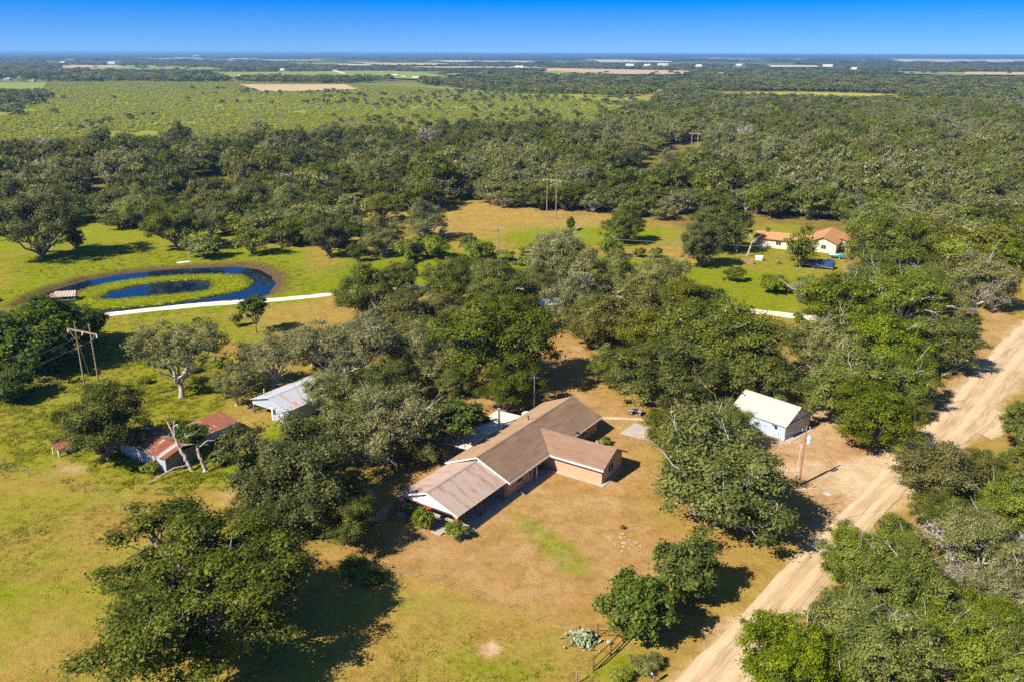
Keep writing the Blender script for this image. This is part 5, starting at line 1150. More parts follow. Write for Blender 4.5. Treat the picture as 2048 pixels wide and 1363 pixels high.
MB().box(-1.55,-1.5,3.2,18.0,2.33,2.52).build('fascia', TANE, th)
MB().prism([(6.0,-6.6,0),(12.5,-6.6,0),(12.5,-3.41,0),(6.0,-3.41,0)], (0,0,2.4)).build('side_wall', TANW, th); roof_slab(th, 'side_roof', [(5.4,-7.2,2.3),(13,-7.2,2.3),(13,-3.0,3.4),(5.4,-3.0,3.4)], .12, TANR)
window(th, 1, -1.0, 11.3, .9, 1.5, 1.1, -1); window(th, 1, 0, -.2, .9, 1.4, 1.2, -1); window(th, 1, -1.0, 7.0, .9, 1.2, 1.1, -1)
ch = MB().box(1.7,2.5,14.6,15.5,3.2,4.7).build('chimney', plain('dark_brick', (.10,.055,.045), .9), th); MB().box(1.65,2.55,14.55,15.55,4.7,4.8).build('chimney_cap', DARK, ch)
# ================================================================= GRASS AND UNDERGROWTH
def tuft(name, seed, n, h, r, w, mat, lean=.35):
    rg = np.random.default_rng(seed); a = rg.random(n) * 6.283; d = r * np.sqrt(rg.random(n)); b = np.stack([d * np.cos(a), d * np.sin(a), np.zeros(n)], 1)
    up_ = np.stack([rg.normal(0, lean, n), rg.normal(0, lean, n), np.ones(n)], 1); up_ /= np.linalg.norm(up_, axis=1)[:, None]; hh = h * rg.uniform(.55, 1.2, n)
    s = np.cross(up_, rg.normal(size=(n, 3))); s /= np.linalg.norm(s, axis=1)[:, None]
    V = np.stack([b - s * w / 2, b + s * w / 2, b + up_ * hh[:, None] + s * w * .15], 1).reshape(-1, 3)
    me = np_mesh(name, V, tris=np.arange(3 * n).reshape(n, 3), attrs={'tint': ('FACE', rg.random(n))}); me.materials.append(mat); return (None, me, r, h)
GD = leaf_mat('grass_dry', (.27, .17, .035), (.38, .25, .06), (.50, .34, .12), .5, .4, .8)
GG = leaf_mat('grass_green', (.13, .15, .006), (.22, .24, .014), (.34, .31, .045), .55, .5, .8)
GLS = leaf_mat('grass_lush', (.14, .155, .006), (.25, .245, .014), (.38, .35, .05), .55, .5, .8)
GM = leaf_mat('marsh_plants', (.16, .19, .003), (.27, .29, .006), (.36, .36, .02), .55, .25, .8)
proto('gdry', *[tuft('tuft', 900 + i, 26, .085, .24, .05, GD, .9) for i in range(3)])
proto('ggreen', *[tuft('tuft', 910 + i, 26, .11, .24, .055, GG, .8) for i in range(3)])
proto('glush', *[tuft('tuft', 920 + i, 30, .19, .28, .075, GLS, .7) for i in range(3)])
proto('gmarsh', *[tuft('tuft', 930 + i, 34, .35, .35, .10, GM, .9) for i in range(3)])
def sample(arr, p):
    """value of a ground layer at points p (nearest grid node)"""
    i = np.clip(np.searchsorted(gx, p[:, 0]), 0, len(gx) - 1); j = np.clip(np.searchsorted(gy, p[:, 1]), 0, len(gy) - 1); return arr.reshape(len(gy), len(gx))[j, i]
rgx = np.random.default_rng(77)
def pave_mask(p):
    """off roads, slabs, water and houses"""
    k = ~in_poly(p, W(rd_l) + W(rd_r)[::-1]) & ~in_poly(p, W(tr_l) + W(tr_r)[::-1]) & ~in_poly(p, [tuple(_pc + (np.array(t_) - _pc) * 1.06) for t_ in W(POND)]) & ~in_poly(p, W(BACK_POND)) & ~in_poly(p, W(dv_l) + W(dv_r)[::-1])
    for x0, x1, y0, y1 in ((-10.5,9.9,-.7,9.5),(.6,23.2,.6,14),(9.4,15.7,-7.5,1)): k &= ~in_poly(p, [hloc(x0,y0)[:2],hloc(x1,y0)[:2],hloc(x1,y1)[:2],hloc(x0,y1)[:2]])
    return k
def grass_area(x0, x1, y0, y1, dens, smin, smax, seed):
    r = np.random.default_rng(seed); n = int((x1 - x0) * (y1 - y0) * dens); p = np.stack([r.uniform(x0, x1, n), r.uniform(y0, y1, n)], 1); q = to_px(p)
    p = p[(q[:, 0] > -60) & (q[:, 0] < 2110) & (q[:, 1] < 1460)]; p = p[pave_mask(p)]
    g = sample(green, p); b = sample(bare, p); lu = sample(lush, p); v = r.random(len(p)); keep = v > b * 1.15 - .1
    p, g, lu = p[keep], g[keep], lu[keep]; k = np.where(g + r.normal(0, .16, len(p)) > .5, 1, 0); k = np.where(lu + r.normal(0, .15, len(p)) > .45, 2, k)
    return p, k, r.uniform(smin, smax, len(p)) * (.75 + .5 * fbm(p, 5, 9)) * np.where(sample(bare, p) > .15, .6, 1)
A = grass_area(-62, 30, 56, 92, 7.5, .6, 1.15, 1); B = grass_area(-95, 80, 92, 130, 2.4, .8, 1.35, 2); C_ = grass_area(-130, 110, 130, 235, .8, .9, 1.7, 3)
D_ = grass_area(-110, -18, 84, 150, 1.5, 1.5, 2.6, 4); dk_ = (sample(lush, D_[0]) > .25) & (fbm(D_[0], 4, 15) > .45); D_ = tuple(q_[dk_] for q_ in D_)
E_ = grass_area(-62, 30, 56, 92, .55, 1.3, 2.6, 5); ek_ = (sample(bare, E_[0]) < .15) & (fbm(E_[0], 9, 18) > .5); E_ = tuple(q_[ek_] for q_ in E_)
gp_ = np.concatenate([A[0], B[0], C_[0], D_[0], E_[0]]); gk_ = np.concatenate([A[1], B[1], C_[1], D_[1], E_[1]]); gs_ = np.concatenate([A[2], B[2], C_[2], D_[2], E_[2]])
off_ = np.array([0, 3, 6]); gi_ = off_[gk_] + rgx.integers(0, 3, len(gp_))
scatter('grass', ['gdry', 'ggreen', 'glush'], np.c_[gp_, np.zeros(len(gp_)) - .03], gs_, rgx.random(len(gp_)) * 6.28, gi_, 'tufts of dry and green grass over the fields', 'grass', gs_ * rgx.uniform(.7, 1.2, len(gp_)))
mp_ = hexpts(-115, -45, 155, 215, .62, 71, .5); mk_ = in_poly(mp_, W(RING_O)) & ~in_poly(mp_, W(RING_I)); mp_ = mp_[mk_]; ms_ = rgx.uniform(.7, 1.25, len(mp_))
scatter('marsh_plants', ['gmarsh'], np.c_[mp_, np.full(len(mp_), -.42)], ms_, rgx.random(len(mp_)) * 6.28, rgx.integers(0, 3, len(mp_)), 'ring of bright yellow green marsh plants growing in the pond', 'marsh plants', ms_ * .8)
# undergrowth among the trees
UND = [([(1560,1400),(1640,1230),(1760,1110),(1880,1010),(2000,920),(2060,860),(2300,900),(2300,1500),(1560,1500)], 1.9, 0), ([(1600,560),(1960,560),(1990,600),(1890,740),(1790,860),(1680,880),(1640,760),(1590,660)], 2.6, 0),
       ([(1130,600),(1380,560),(1430,600),(1330,690),(1180,700)], 3.0, 0), ([(-80,600),(120,600),(190,640),(170,720),(60,800),(-80,820)], 2.4, 0), ([(200,420),(300,400),(470,410),(560,440),(700,430),(700,480),(560,500),(420,490),(330,480),(220,450)], 4.5, 0),
       ([(720,430),(880,430),(900,490),(800,500),(720,500)], 4.0, 0), ([(800,505),(1050,505),(1100,540),(1000,555),(830,545)], 4.2, 1), ([(840,560),(1080,590),(1060,640),(860,650),(740,650),(720,610)], 3.4, 0), ([(620,830),(720,800),(800,900),(780,980),(700,1060),(620,1080),(540,1020),(580,900)], 3.0, 0), ([(250,700),(480,700),(540,760),(440,790),(300,790)], 4.0, 1)]
uprs, uk = [], []
for i, (pl, sp2, kd) in enumerate(UND):
    w_ = np.array(W(GP(pl))); p = hexpts(w_[:, 0].min(), w_[:, 0].max(), w_[:, 1].min(), w_[:, 1].max(), sp2, 700 + i, .5); p = p[in_poly(p, w_)]; p = p[pave_mask(p)]; p = p[fbm(p, 7, 720 + i) > .44]; uprs.append(p); uk.append(np.full(len(p), kd))
up2 = np.concatenate(uprs); uk = np.concatenate(uk); uk = np.where(rgx.random(len(up2)) < .2, 2, np.where(rgx.random(len(up2)) < .35, 1, uk))
mass('undergrowth', up2, uk, ['bushgreen', 'bush', 'greybush'], .3, .85, 'tangled low undergrowth beneath and between the trees', 'undergrowth', 78, (.6, 1.1))
# ================================================================= THINGS
# ---------------------------------------------------------------- power poles and wires
INS = plain('insulator', (.70, .70, .68), .35, 0, .05)
def h_frame(label, base, rot, ht=13.5, gap=3.1, r=1.0):
    e = empty('power_pole', (*base, 0), rot, label, 'power pole', 'twin pole frames of the power line')
    for s in (-1, 1): MB().tube([(s*gap/2*1.05,0,-.2),(s*gap/2*.97,0,ht)], [.14 * r,.095 * r], 8).build('pole', WOODP, e)
    MB().box(-gap,gap,-.20,-.10,ht-1.22-.1*r,ht-1.22+.1*r).build('crossarm', WOODP, e)
    for s in (-1, 1): MB().tube([(s*gap/2*.98,-.24,ht-2.6),(s*gap*.86,-.24,ht-1.32)], .05, 6).build('brace', WOODP, e)
    for x in (-gap*.95, 0, gap*.95): MB().lathe([(.05,0),(.11,.05),(.06,.12),(.11,.17),(.06,.24),(.11,.29),(.04,.4)], (x,-.155,ht-1.76), 10).build('insulator', INS, e)
    MB().tube([(-gap/2,0,ht*.82),(-gap/2-1.0,2.6,0)], .03, 6).build('guy_wire', STEEL, e)
    return e
pl0 = G(163, 646, 13.5)[:2]; pl1 = G(1104, 352, 13.5)[:2]; pl2 = G(1391, 262, 13.5)[:2]
d01 = math.atan2(pl1[1]-pl0[1], pl1[0]-pl0[0]); d12 = math.atan2(pl2[1]-pl1[1], pl2[0]-pl1[0])
h_frame('tall twin power poles with crossarm beside the dark vine covered trees', pl0, d01 - math.pi/2)
h_frame('tall twin power poles at the woods edge above the dry clearing', pl1, (d01+d12)/2 - math.pi/2, r=1.3)
h_frame('small far twin power poles in the cleared lane through the woods', pl2, d12 - math.pi/2, r=1.8)
WIRE = plain('wire', (.22, .22, .23), .5, 0, .05, bmp=0)
def span(parent, a, b, sag, r=.018, n=22):
    a, b = np.array(a), np.array(b); t = np.linspace(0, 1, n); p = a + (b - a) * t[:, None]; p[:, 2] -= 4 * sag * t * (1 - t)
    MB().tube(list(p), r, 5).build('wire', WIRE, parent)
pw = empty('power_line', (0, 0, 0), 0, 'thin high power wires strung between the twin poles', 'power line')
plm = np.array(pl0) + (np.array(pl0) - np.array(pl1)) / np.linalg.norm(np.array(pl0) - np.array(pl1)) * 150
def offs(c, ang, k): return (c[0] + k * math.cos(ang), c[1] + k * math.sin(ang), 11.75)
for k in (-2.95, 0, 2.95):
    span(pw, offs(plm, d01-math.pi/2, k), offs(pl0, d01-math.pi/2, k), 4.0); span(pw, offs(pl0, d01-math.pi/2, k), offs(pl1, (d01+d12)/2-math.pi/2, k), 4.0, .015); span(pw, offs(pl1, (d01+d12)/2-math.pi/2, k), offs(pl2, d12-math.pi/2, k), 4.5, .015)
# yard pole with transformer
yp = empty('utility_pole', (*G(1597, 972)[:2], 0), .5, 'leaning red brown utility pole with white transformer by the driveway', 'utility pole')
MB().tube([(0,0,-.2),(.28,.1,8.0)], [.13,.085], 12).build('pole', plain('red_pole', (.34,.15,.075), .9, 0, .25, 2), yp)
tf = MB().lathe([(.24,0),(.27,.05),(.27,.78),(.2,.86),(.08,.9)], (.66,-.1,5.7), 14).build('transformer', plain('transformer_grey', (.66,.68,.72), .4, 0, .06), yp)
for a in (-.1, .1): MB().lathe([(.03,0),(.06,.04),(.03,.09),(.06,.13),(.02,.22)], (.66+a,-.1,6.58), 8).build('bushing', INS, tf)
MB().box(.33,.46,-.14,-.02,5.9,6.3).build('bracket', STEEL, yp)
MB().tube([(-.45,.12,0),(-.22,.16,6.1)], .06, 8).build('conduit', plain('conduit_pale', (.52,.46,.42), .6), yp)
MB().box(-.34,-.12,.08,.2,5.9,6.05).build('clamp', STEEL, yp); MB().tube([(-.5,.1,7.55),(.95,.1,7.55)], .04, 6).build('crossarm', WOODP, yp)
for x in (-.4,.28,.85): MB().lathe([(.04,0),(.07,.06),(.03,.16)], (x,.1,7.6), 8).build('insulator', INS, yp)
sw = empty('service_wires', (0, 0, 0), 0, 'thin service wires running from the leaning utility pole', 'wire')
yb = np.array(yp.location)
span(sw, (yb[0]+.25,yb[1]+.1,7.6), (39.5,109.0,3.9), .5, .012); span(sw, (yb[0]+.25,yb[1]+.1,7.5), hloc(16.0,-6.0,3.2), .8, .012); span(sw, (yb[0]+.8,yb[1]+.3,7.7), (130,170,8.5), 2.0, .012)
up_ = empty('utility_pole', (*G(996, 503)[:2], 0), .2, 'thin utility pole with crossarms in the green edge of the clearing', 'utility pole')
MB().tube([(0,0,-.2),(.15,0,6.2)], [.15,.10], 8).build('pole', WOODP, up_)
for z in (5.5, 6.0): MB().box(-.95,.95,-.16,-.06,z-.06,z+.06).build('crossarm', WOODG, up_)
for x in (-.85,-.4,.4,.85): MB().lathe([(.05,0),(.09,.06),(.04,.2)], (x,-.11,6.07), 8).build('insulator', INS, up_)
lw = empty('distribution_wires', (0, 0, 0), 0, 'faint wires crossing the treetops to the thin utility pole', 'wire')
ub_ = np.array(up_.location)
for k in (-.8, .8): span(lw, (ub_[0]+k,ub_[1],6.2), (ub_[0]-75+k,ub_[1]+26,6.4), 1.2, .018); span(lw, (ub_[0]+k,ub_[1],6.2), (ub_[0]+80+k,ub_[1]-22,6.4), 1.2, .018)

# ---------------------------------------------------------------- fences
def fence(label, pts, posts_ht, post_r, wires, mat, name='wire_fence', spacing=None, top=False):
    e = empty(name, (float(pts[0][0]), float(pts[0][1]), 0), 0, label, 'fence'); o = np.array([pts[0][0], pts[0][1], 0.0])
    P_ = [np.array([p[0], p[1], 0.0]) - o for p in pts]; spots = []
    for a, b in zip(P_[:-1], P_[1:]):
        n = max(1, int(np.linalg.norm(b - a) / spacing)) if spacing else 1
        spots += [a + (b - a) * k / n for k in range(n)]
    spots.append(P_[-1]); r = np.random.default_rng(len(label))
    for s in spots: MB().tube([s + [0,0,-.1], s + [r.normal(0,.04), r.normal(0,.04), posts_ht * r.uniform(.92, 1.06)]], post_r, 7).build('post', mat, e)
    for z in wires:
        for a, b in zip(spots[:-1], spots[1:]): MB().tube([a + [0,0,z], (a + b) / 2 + [0,0,z - .02], b + [0,0,z]], .005, 4, False).build('wire', WIRE, e)
    return e
fence('barbed wire fence with thin posts along the dry yard edge', GP([(745,1140),(830,1155),(955,1192),(1015,1216),(1137,1264),(1152,1270)]), 1.1, .028, (.35,.65,.95), STEEL, spacing=3.2)
fence('wire fence with weathered posts below the rusty shed', GP([(-60,925),(58,950),(170,985),(286,1032),(360,1075)]), 1.25, .065, (.4,.75,1.05), WOODG, spacing=7)
fence('wire fence post line at the bottom picture edge', GP([(1154,1366),(1110,1420),(1060,1480)]), 1.3, .06, (.4,.8,1.1), WOODG, spacing=4)
pf = empty('pipe_fence', (*G(1186, 1341)[:2], 0), 0, 'rusty brown pipe fence and gate corner beside the dense tree', 'fence')
PIPE = plain('rusty_pipe', (.17, .075, .045), .7, 0, .25, 4); po_ = np.array(pf.location)
def lp(px, py, z=0): return G(px, py)- po_ + np.array([0, 0, z])
c1, c2, c3, c4, c5 = lp(1186,1341), lp(1221,1309), lp(1247,1283), lp(1195,1272), lp(1168,1268)
HT = 1.35
for c in (c1, c2, c3, c4): MB().tube([c + [0,0,-.1], c + [0,0,HT]], .07, 8).build('post', PIPE, pf)
for a, b in ((c1,c2),(c2,c3)):
    MB().tube([a + [0,0,HT-.02], b + [0,0,HT-.02]], .06, 8).build('rail', PIPE, pf); MB().tube([a + [0,0,.35], b + [0,0,.35]], .06, 8).build('rail', PIPE, pf)
c6 = c4 + (c3 - c4) * .5
MB().tube([c4 + [0,0,HT-.02], c5 + [0,0,.8]], .04, 8).build('rail', PIPE, pf); MB().tube([c4 + [0,0,HT-.02], c3 + [0,0,HT-.3]], .03, 8).build('rail', PIPE, pf)
MB().tube([c4 + [0,0,.15], c6 + [0,0,.75], c3 + [0,0,.6]], .035, 8).build('brace', PIPE, pf); MB().tube([c5 + [0,0,.6], c4 + [0,0,.65], c6 + [0,0,.75]], .03, 8).build('rail', PIPE, pf)
# board fence below the carport
bf = empty('board_fence', (*G(700, 1092)[:2], 0), 0, 'dark weathered board fence running from the oak to the carport corner', 'fence')
b0 = G(700, 1092); b1 = np.array(hloc(-8.6, 9.7)); dv = b1 - b0; L_ = np.hypot(dv[0], dv[1]); bf.rotation_euler[2] = math.atan2(dv[1], dv[0])
pkm = MB().box(0,.15,-.012,.012,.03,1.62).mesh('plank'); pkm.materials.append(WOODG); rr_ = np.random.default_rng(8)
for k in range(int(L_ / .165)):
    o = link('plank', pkm, None, bf); o.location = (k * .165, rr_.normal(0, .006), rr_.uniform(-.05, .02)); o.rotation_euler = (rr_.normal(0,.012), rr_.normal(0,.008), 0)
for z in (.4, 1.3): MB().box(0,L_,.02,.07,z-.045,z+.045).build('rail', WOODG, bf)
for k in range(int(L_/2.4)+1): MB().box(k*2.4-.05,k*2.4+.05,.075,.175,0,1.55).build('post', WOODG, bf)

# ---------------------------------------------------------------- broken dead tree by the rusty shed
dr_ = np.random.default_rng(5)
dt = empty('broken_dead_tree', (*G(398, 943)[:2], 0), 0, 'broken bleached dead tree leaning over the rusty shed, limbs on the grass', 'tree'); o_ = np.array(dt.location)
def limb(name, pts, r0, r1, parent=dt, n=9, seed=0):
    rg = np.random.default_rng(seed); ctrl = np.array([np.array(p, float) for p in pts]); t = np.linspace(0, len(ctrl) - 1, n * (len(ctrl) - 1))
    p = np.stack([np.interp(t, np.arange(len(ctrl)), ctrl[:, i]) for i in range(3)], 1); ker = np.array([.25,.5,.25])
    p[1:-1] = .25 * p[:-2] + .5 * p[1:-1] + .25 * p[2:]; p += rg.normal(0, r0 * .16, p.shape)
    V, Q = tubes([(p, np.linspace(r0, r1, len(p)) * rg.uniform(.88, 1.14, len(p)))], [8]); return link(name, np_mesh(name, V, quads=Q, smooth=True), BARK_DEAD, parent)
b = G(384, 941) - o_; limb('trunk', [b + [0,0,-.1], b + [-.7,.3,1.6], b + [-1.6,.6,3.2], b + [-2.0,.9,4.6], b + [-1.9,.9,5.9], b + [-1.7,.8,6.5]], .27, .10, seed=1)
limb('limb', [b + [-1.9,.8,4.3], b + [-2.4,.9,5.6], b + [-2.9,1.3,6.3], b + [-3.1,1.2,6.9]], .15, .05, seed=2); limb('limb', [b + [-1.9,.9,5.8], b + [-1.3,.6,6.1], b + [-1.2,.5,5.6]], .12, .05, seed=3)
b = G(411, 944) - o_; limb('trunk', [b + [0,0,-.1], b + [-.25,.1,1.3], b + [-.7,.2,2.5], b + [-.75,.3,3.6]], .26, .15, seed=4); limb('trunk', [b + [.25,.1,-.1], b + [-.15,.2,1.2], b + [-.5,.3,2.3]], .2, .08, seed=5)
limb('limb', [b + [-.7,.3,3.2], b + [.4,.9,4.0], b + [1.2,1.3,3.8]], .12, .03, seed=6)
a = G(383, 938) - o_; e_ = G(296, 968) - o_; limb('fallen_limb', [a + [0,0,.6], a + (e_-a)*.35 + [0,0,1.0], a + (e_-a)*.7 + [0,0,.55], e_ + [0,0,.1]], .17, .06, seed=7)
a = G(335, 930) - o_; limb('fallen_limb', [a + [0,0,.1], a + [-.6,-.3,1.4], a + [-1.4,-.6,2.2], a + [-2.2,-.5,2.6]], .08, .03, seed=8); limb('fallen_limb', [a + [.3,0,.0], a + [.1,.2,1.2], a + [-.3,.4,2.0]], .13, .05, seed=9)
for k in range(9):
    s = b + np.array([-2.2, .8, 4.5]) if k < 5 else a + np.array([-1.2, -.5, 2.0]); d = dr_.normal(size=3); d[2] = abs(d[2]) * .6; limb('twig', [s, s + d * .6, s + d * 1.2 + [0,0,.2]], .035, .012, n=4, seed=20 + k)
# snags by the tan house
for px, py, lab, hh, sd in ((1473, 502, 'thick bleached snag with crooked stub limbs left of the tan house', 6.5, 31), (1494, 513, 'leaning thin bleached snag between the thick snag and the tan house', 5.5, 33)):
    sn = empty('dead_snag', (*G(px, py)[:2], 0), 0, lab, 'tree'); rg = np.random.default_rng(sd)
    r0 = .62 if sd == 31 else .26; lean_ = -.6 if sd == 31 else 1.3
    limb('trunk', [(0,0,-.2),(lean_*.3,0,hh*.3),(lean_*.7,.2,hh*.6),(lean_,.3,hh*.78)], r0, r0*.6, sn, seed=sd)
    for k in range(5): d = rg.normal(size=3); d[2] = abs(d[2]) + .2; s = np.array([lean_*.9, .25, hh*.72]); limb('limb', [s, s + d*.8, s + d*1.3 + [rg.normal(0,.5), rg.normal(0,.5), .5]], r0*.42, r0*.12, sn, 5, sd + k + 1)

# ---------------------------------------------------------------- pond things
ds = empty('dock_shelter', (*G(130, 597)[:2], -.42), .25, 'small wooden shelter roof at the left end of the pond', 'shelter')
MB().prism([(-2.4,-1.5,1.15),(2.4,-1.5,1.15),(2.1,1.3,1.7),(-2.0,1.3,1.7)], (0,0,.07)).build('roof', plain('plank_roof', (.46,.37,.29), .9, 0, .25, 2), ds)
for k in range(8): MB().prism([(-2.35+.6*k,-1.52,1.235),(-2.25+.6*k,-1.52,1.235),(-1.98+.54*k,1.3,1.785),(-2.06+.54*k,1.3,1.785)], (0,0,.025)).build('batten', WOODG, ds)
MB().prism([(-3.4,-1.2,1.0),(-2.5,-1.3,1.15),(-2.1,1.2,1.62),(-2.9,1.1,1.4)], (0,0,.05)).build('side_roof', plain('side_roof_rust', (.33,.12,.06), .9, 0, .25, 2), ds)
for x in (-2.2,2.1):
    for y in (-1.3,1.1): MB().box(x-.07,x+.07,y-.07,y+.07,-.5,1.2+.45*(y>0)).build('post', WOODG, ds)
MB().box(-2.5,2.5,-1.5,1.4,.35,.43).build('deck', WOODG, ds)
cn = empty('white_canoe', (*G(369, 525)[:2], .0), R_(28), 'white overturned canoe lying on the pond bank', 'canoe')
prof = [(-1.9,.02,.10),(-1.5,.20,.24),(-.8,.33,.32),(0,.37,.34),(.8,.33,.32),(1.5,.20,.24),(1.9,.02,.10)]
V = []; F = []; m_ = 9
for x, w, h in prof: V += [(x, w*math.cos(math.pi*k/(m_-1)), max(.0, h*math.sin(math.pi*k/(m_-1)))) for k in range(m_)]
for i in range(len(prof)-1): F += [(i*m_+k, (i+1)*m_+k, (i+1)*m_+k+1, i*m_+k+1) for k in range(m_-1)]
MB().add(V, F).build('hull', WHITE, cn, smooth=True); MB().tube([(p[0],0,p[2]+.01) for p in prof], .025, 6).build('keel', WHITE, cn)

# ---------------------------------------------------------------- yard things
rk = np.random.default_rng(12)
def stone(r, s):
    v = []; f = []
    me = MB().lathe([(.35,0),(.95,.18),(1.0,.45),(.7,.8),(.25,.95)], (0,0,0), 7); me.v = [(x*s*rk.uniform(.75,1.25), y*s*rk.uniform(.75,1.25), z*s*.6*rk.uniform(.8,1.2)) for x, y, z in me.v]; return me
STONE = plain('pale_stone', (.44, .34, .24), .95, 0, .25, 3)
sp0 = G(1245, 1082)
st = empty('stone_ring', (sp0[0], sp0[1], 0), 0, 'loose ring of pale stones in the dry front yard', 'stones')
for k in range(34):
    a = rk.random()*6.28; r = rk.uniform(.2, 2.1)**1.0; o = stone(1, rk.uniform(.05,.15)).build('stone', STONE, st); o.location = (r*math.cos(a), r*math.sin(a)*.9, -.02); o.rotation_euler[2] = rk.random()*6
gk = G(1245,1056); sy = plant('bush', 'bushgreen', (gk[0], gk[1], 0), .32, .5, 'tiny weed plant at the top of the stone ring', 'bush')
mh = empty('well_cover', (*G(1656, 986)[:2], 0), 0, 'round pale well cover on the ground below the utility pole', 'well cover')
MB().lathe([(.36,0),(.40,.04),(.38,.10),(.31,.13),(.05,.14)], (0,0,0), 18).build('lid', CONC, mh); MB().lathe([(.62,0),(.62,.05),(.5,.06)], (0,0,0), 18).build('rim', CONC, mh)
mbx = empty('mailbox', (*G(1307, 1366)[:2], 0), R_(40), 'dark domed mailbox on a post beside the road at the bottom edge', 'mailbox')
MB().box(-.05,.05,-.05,.05,0,1.05).build('post', WOODG, mbx)
n_ = 9; MB().prism([(-.3,-.13,1.05),(-.3,.13,1.05)] + [(-.3,.13*math.cos(math.pi*k/n_),1.22+.13*math.sin(math.pi*k/n_)) for k in range(n_+1)], (.6,0,0)).build('box', plain('mailbox_black', (.03,.032,.04), .3, .5), mbx)
MB().box(-.31,-.302,-.11,.11,1.07,1.3).build('door', plain('mailbox_door', (.6,.62,.68), .3, .5), mbx); MB().box(-.02,.12,.135,.15,1.2,1.42).build('flag', REDP, mbx)
# prickly pear
pc = empty('cactus_clump', (*G(1165, 1282)[:2], 0), 0, 'pale grey green prickly pear clump against the wire fence', 'cactus')
PEAR = plain('cactus_pad', (.22, .26, .13), .7, 0, .25, 3, (.31,.34,.20)); padm = MB().lathe([(.05,0),(.16,.06),(.2,.18),(.15,.3),(.04,.36)], (0,0,0), 8); padm.v = [(x, y*.22, z) for x, y, z in padm.v]; pme = padm.mesh('pad'); pme.materials.append(PEAR)
for k in range(150):
    a = rk.random()*6.28; r = abs(rk.normal(0,.75)); h = max(0, .9 - r*.55)*rk.random(); o = link('pad', pme, None, pc); o.location = (r*math.cos(a)*1.15, r*math.sin(a), h); o.rotation_euler = (rk.normal(0,.5), rk.normal(0,.5), rk.random()*6.28); s = rk.uniform(.75,1.35); o.scale = (s,s,s)
# quad bike under the oak
BLK = plain('black_rubber', (.02,.02,.022), .7); QB = plain('quad_body', (.05,.055,.07), .35, 0, .1); CHR = plain('pale_plastic', (.34,.34,.37), .4)
qd = empty('quad_bike', (*G(1272, 827)[:2], 0), R_(-20), 'dark quad bike with pale panels parked under the yard oak', 'quad bike')
for x in (-.65,.65):
    for y in (-.45,.45):
        w_ = MB().tube([(x,y-.13,.29),(x,y+.13,.29)], .29, 16).build('wheel', BLK, qd); MB().tube([(x,y-.14,.29),(x,y+.14,.29)], .14, 12).build('rim', CHR, w_)
MB().box(-.7,.7,-.22,.22,.34,.62).build('body', QB, qd, .06); MB().prism([(-.55,-.2,.62),(.15,-.2,.62),(.1,-.2,.80),(-.5,-.2,.76)], (0,.4,0)).build('seat', BLK, qd, .04)
for x in (-.65,.65): MB().prism([(x-.36,-.6,.60),(x+.36,-.6,.60),(x+.28,-.6,.68),(x-.28,-.6,.68)], (0,1.2,0)).build('fender', CHR, qd, .03)
MB().tube([(.35,0,.6),(.25,0,.98)], .035, 8).build('steering_column', BLK, qd); MB().tube([(.2,-.38,1.0),(.25,0,.98),(.2,.38,1.0)], .022, 8).build('handlebar', BLK, qd); MB().tube([(.72,0,.55),(.78,0,.55)], .1, 12).build('headlight', CHR, qd)
for x in (-.8,.75): MB().box(x-.2,x+.2,-.4,.4,.72,.745).build('rack', STEEL, qd)
ts = empty('tin_shelter', (*G(1362, 822)[:2], 0), A565, 'small tan roofed shelter under the yard oaks', 'shed')
MB().prism([(-1.6,-1.4,2.0),(1.6,-1.4,2.0),(1.6,1.4,2.5),(-1.6,1.4,2.5)], (0,0,.06)).build('roof', plain('tan_tin', (.46,.30,.20), .8), ts); MB().box(-1.4,1.4,1.1,1.2,0,2.35).build('back_wall', WOODG, ts); MB().box(-1.4,-1.3,-1.2,1.09,0,2.05).build('side_wall', WOODG, ts)
for x in (-1.35,1.35): MB().box(x-.06,x+.06,-1.3,-1.18,0,2.0).build('post', WOODG, ts)
# blue roofed shed in the grove
bs = empty('blue_roofed_shed', (7.9, 167.2, 0), R_(8), 'small shed with pale blue metal roof among the track oaks', 'shed')
MB().box(-2.2,2.2,-1.4,1.4,0,1.85).build('wall', plain('shed_brown', (.30,.20,.13), .9), bs); sheet_roof(bs, -2.6, 2.6, -1.8, 1.75, .9, 2.55, 6, metal_mat('blue_tin', (.48,.56,.68), .05, (.35,.2,.12), 1, .4, .1), 3, seed=21); sheet_roof(bs, -2.6, 2.6, 1.8, 2.2, .9, 2.55, 6, GALV, 3, seed=22)
MB().box(-2.62,2.62,.8,1.0,2.54,2.60).build('ridge_cap', BROWNP, bs); MB().box(-.5,.5,-1.45,-1.405,.02,1.65).build('door', WOODG, bs)
# things round the tan house
BLUE = plain('blue_tarp', (.02, .055, .20), .6, 0, .4, 2)
bt = empty('stock_trailer', (*G(1640, 536)[:2], 0), R_(-32), 'dark blue slatted stock trailer in front of the tan house', 'trailer')
MB().box(-4.5,3.2,-1.0,1.0,.5,.65).build('floor', STEEL, bt)
for y in (-1.0,1.0):
    for k in range(9): MB().box(-4.45+.93*k,-4.38+.93*k,y-.04,y+.04,.65,1.9).build('upright', BLUE, bt)
    for z in (.85,1.2,1.55,1.85): MB().box(-4.5,3.15,y-.02,y+.02,z-.11,z+.11).build('slat', BLUE, bt)
MB().box(1.2,3.2,-.98,.98,.66,1.75).build('front_box', BLUE, bt, .05)
for x in (-1.2,.0):
    for y in (-1.15,1.15): MB().tube([(x,y-.12,.36),(x,y+.12,.36)], .36, 14).build('wheel', BLK, bt)
tb = empty('teal_boat', (*G(1672, 517)[:2], 0), R_(-30), 'teal boat on blocks beside the tan house wall', 'boat')
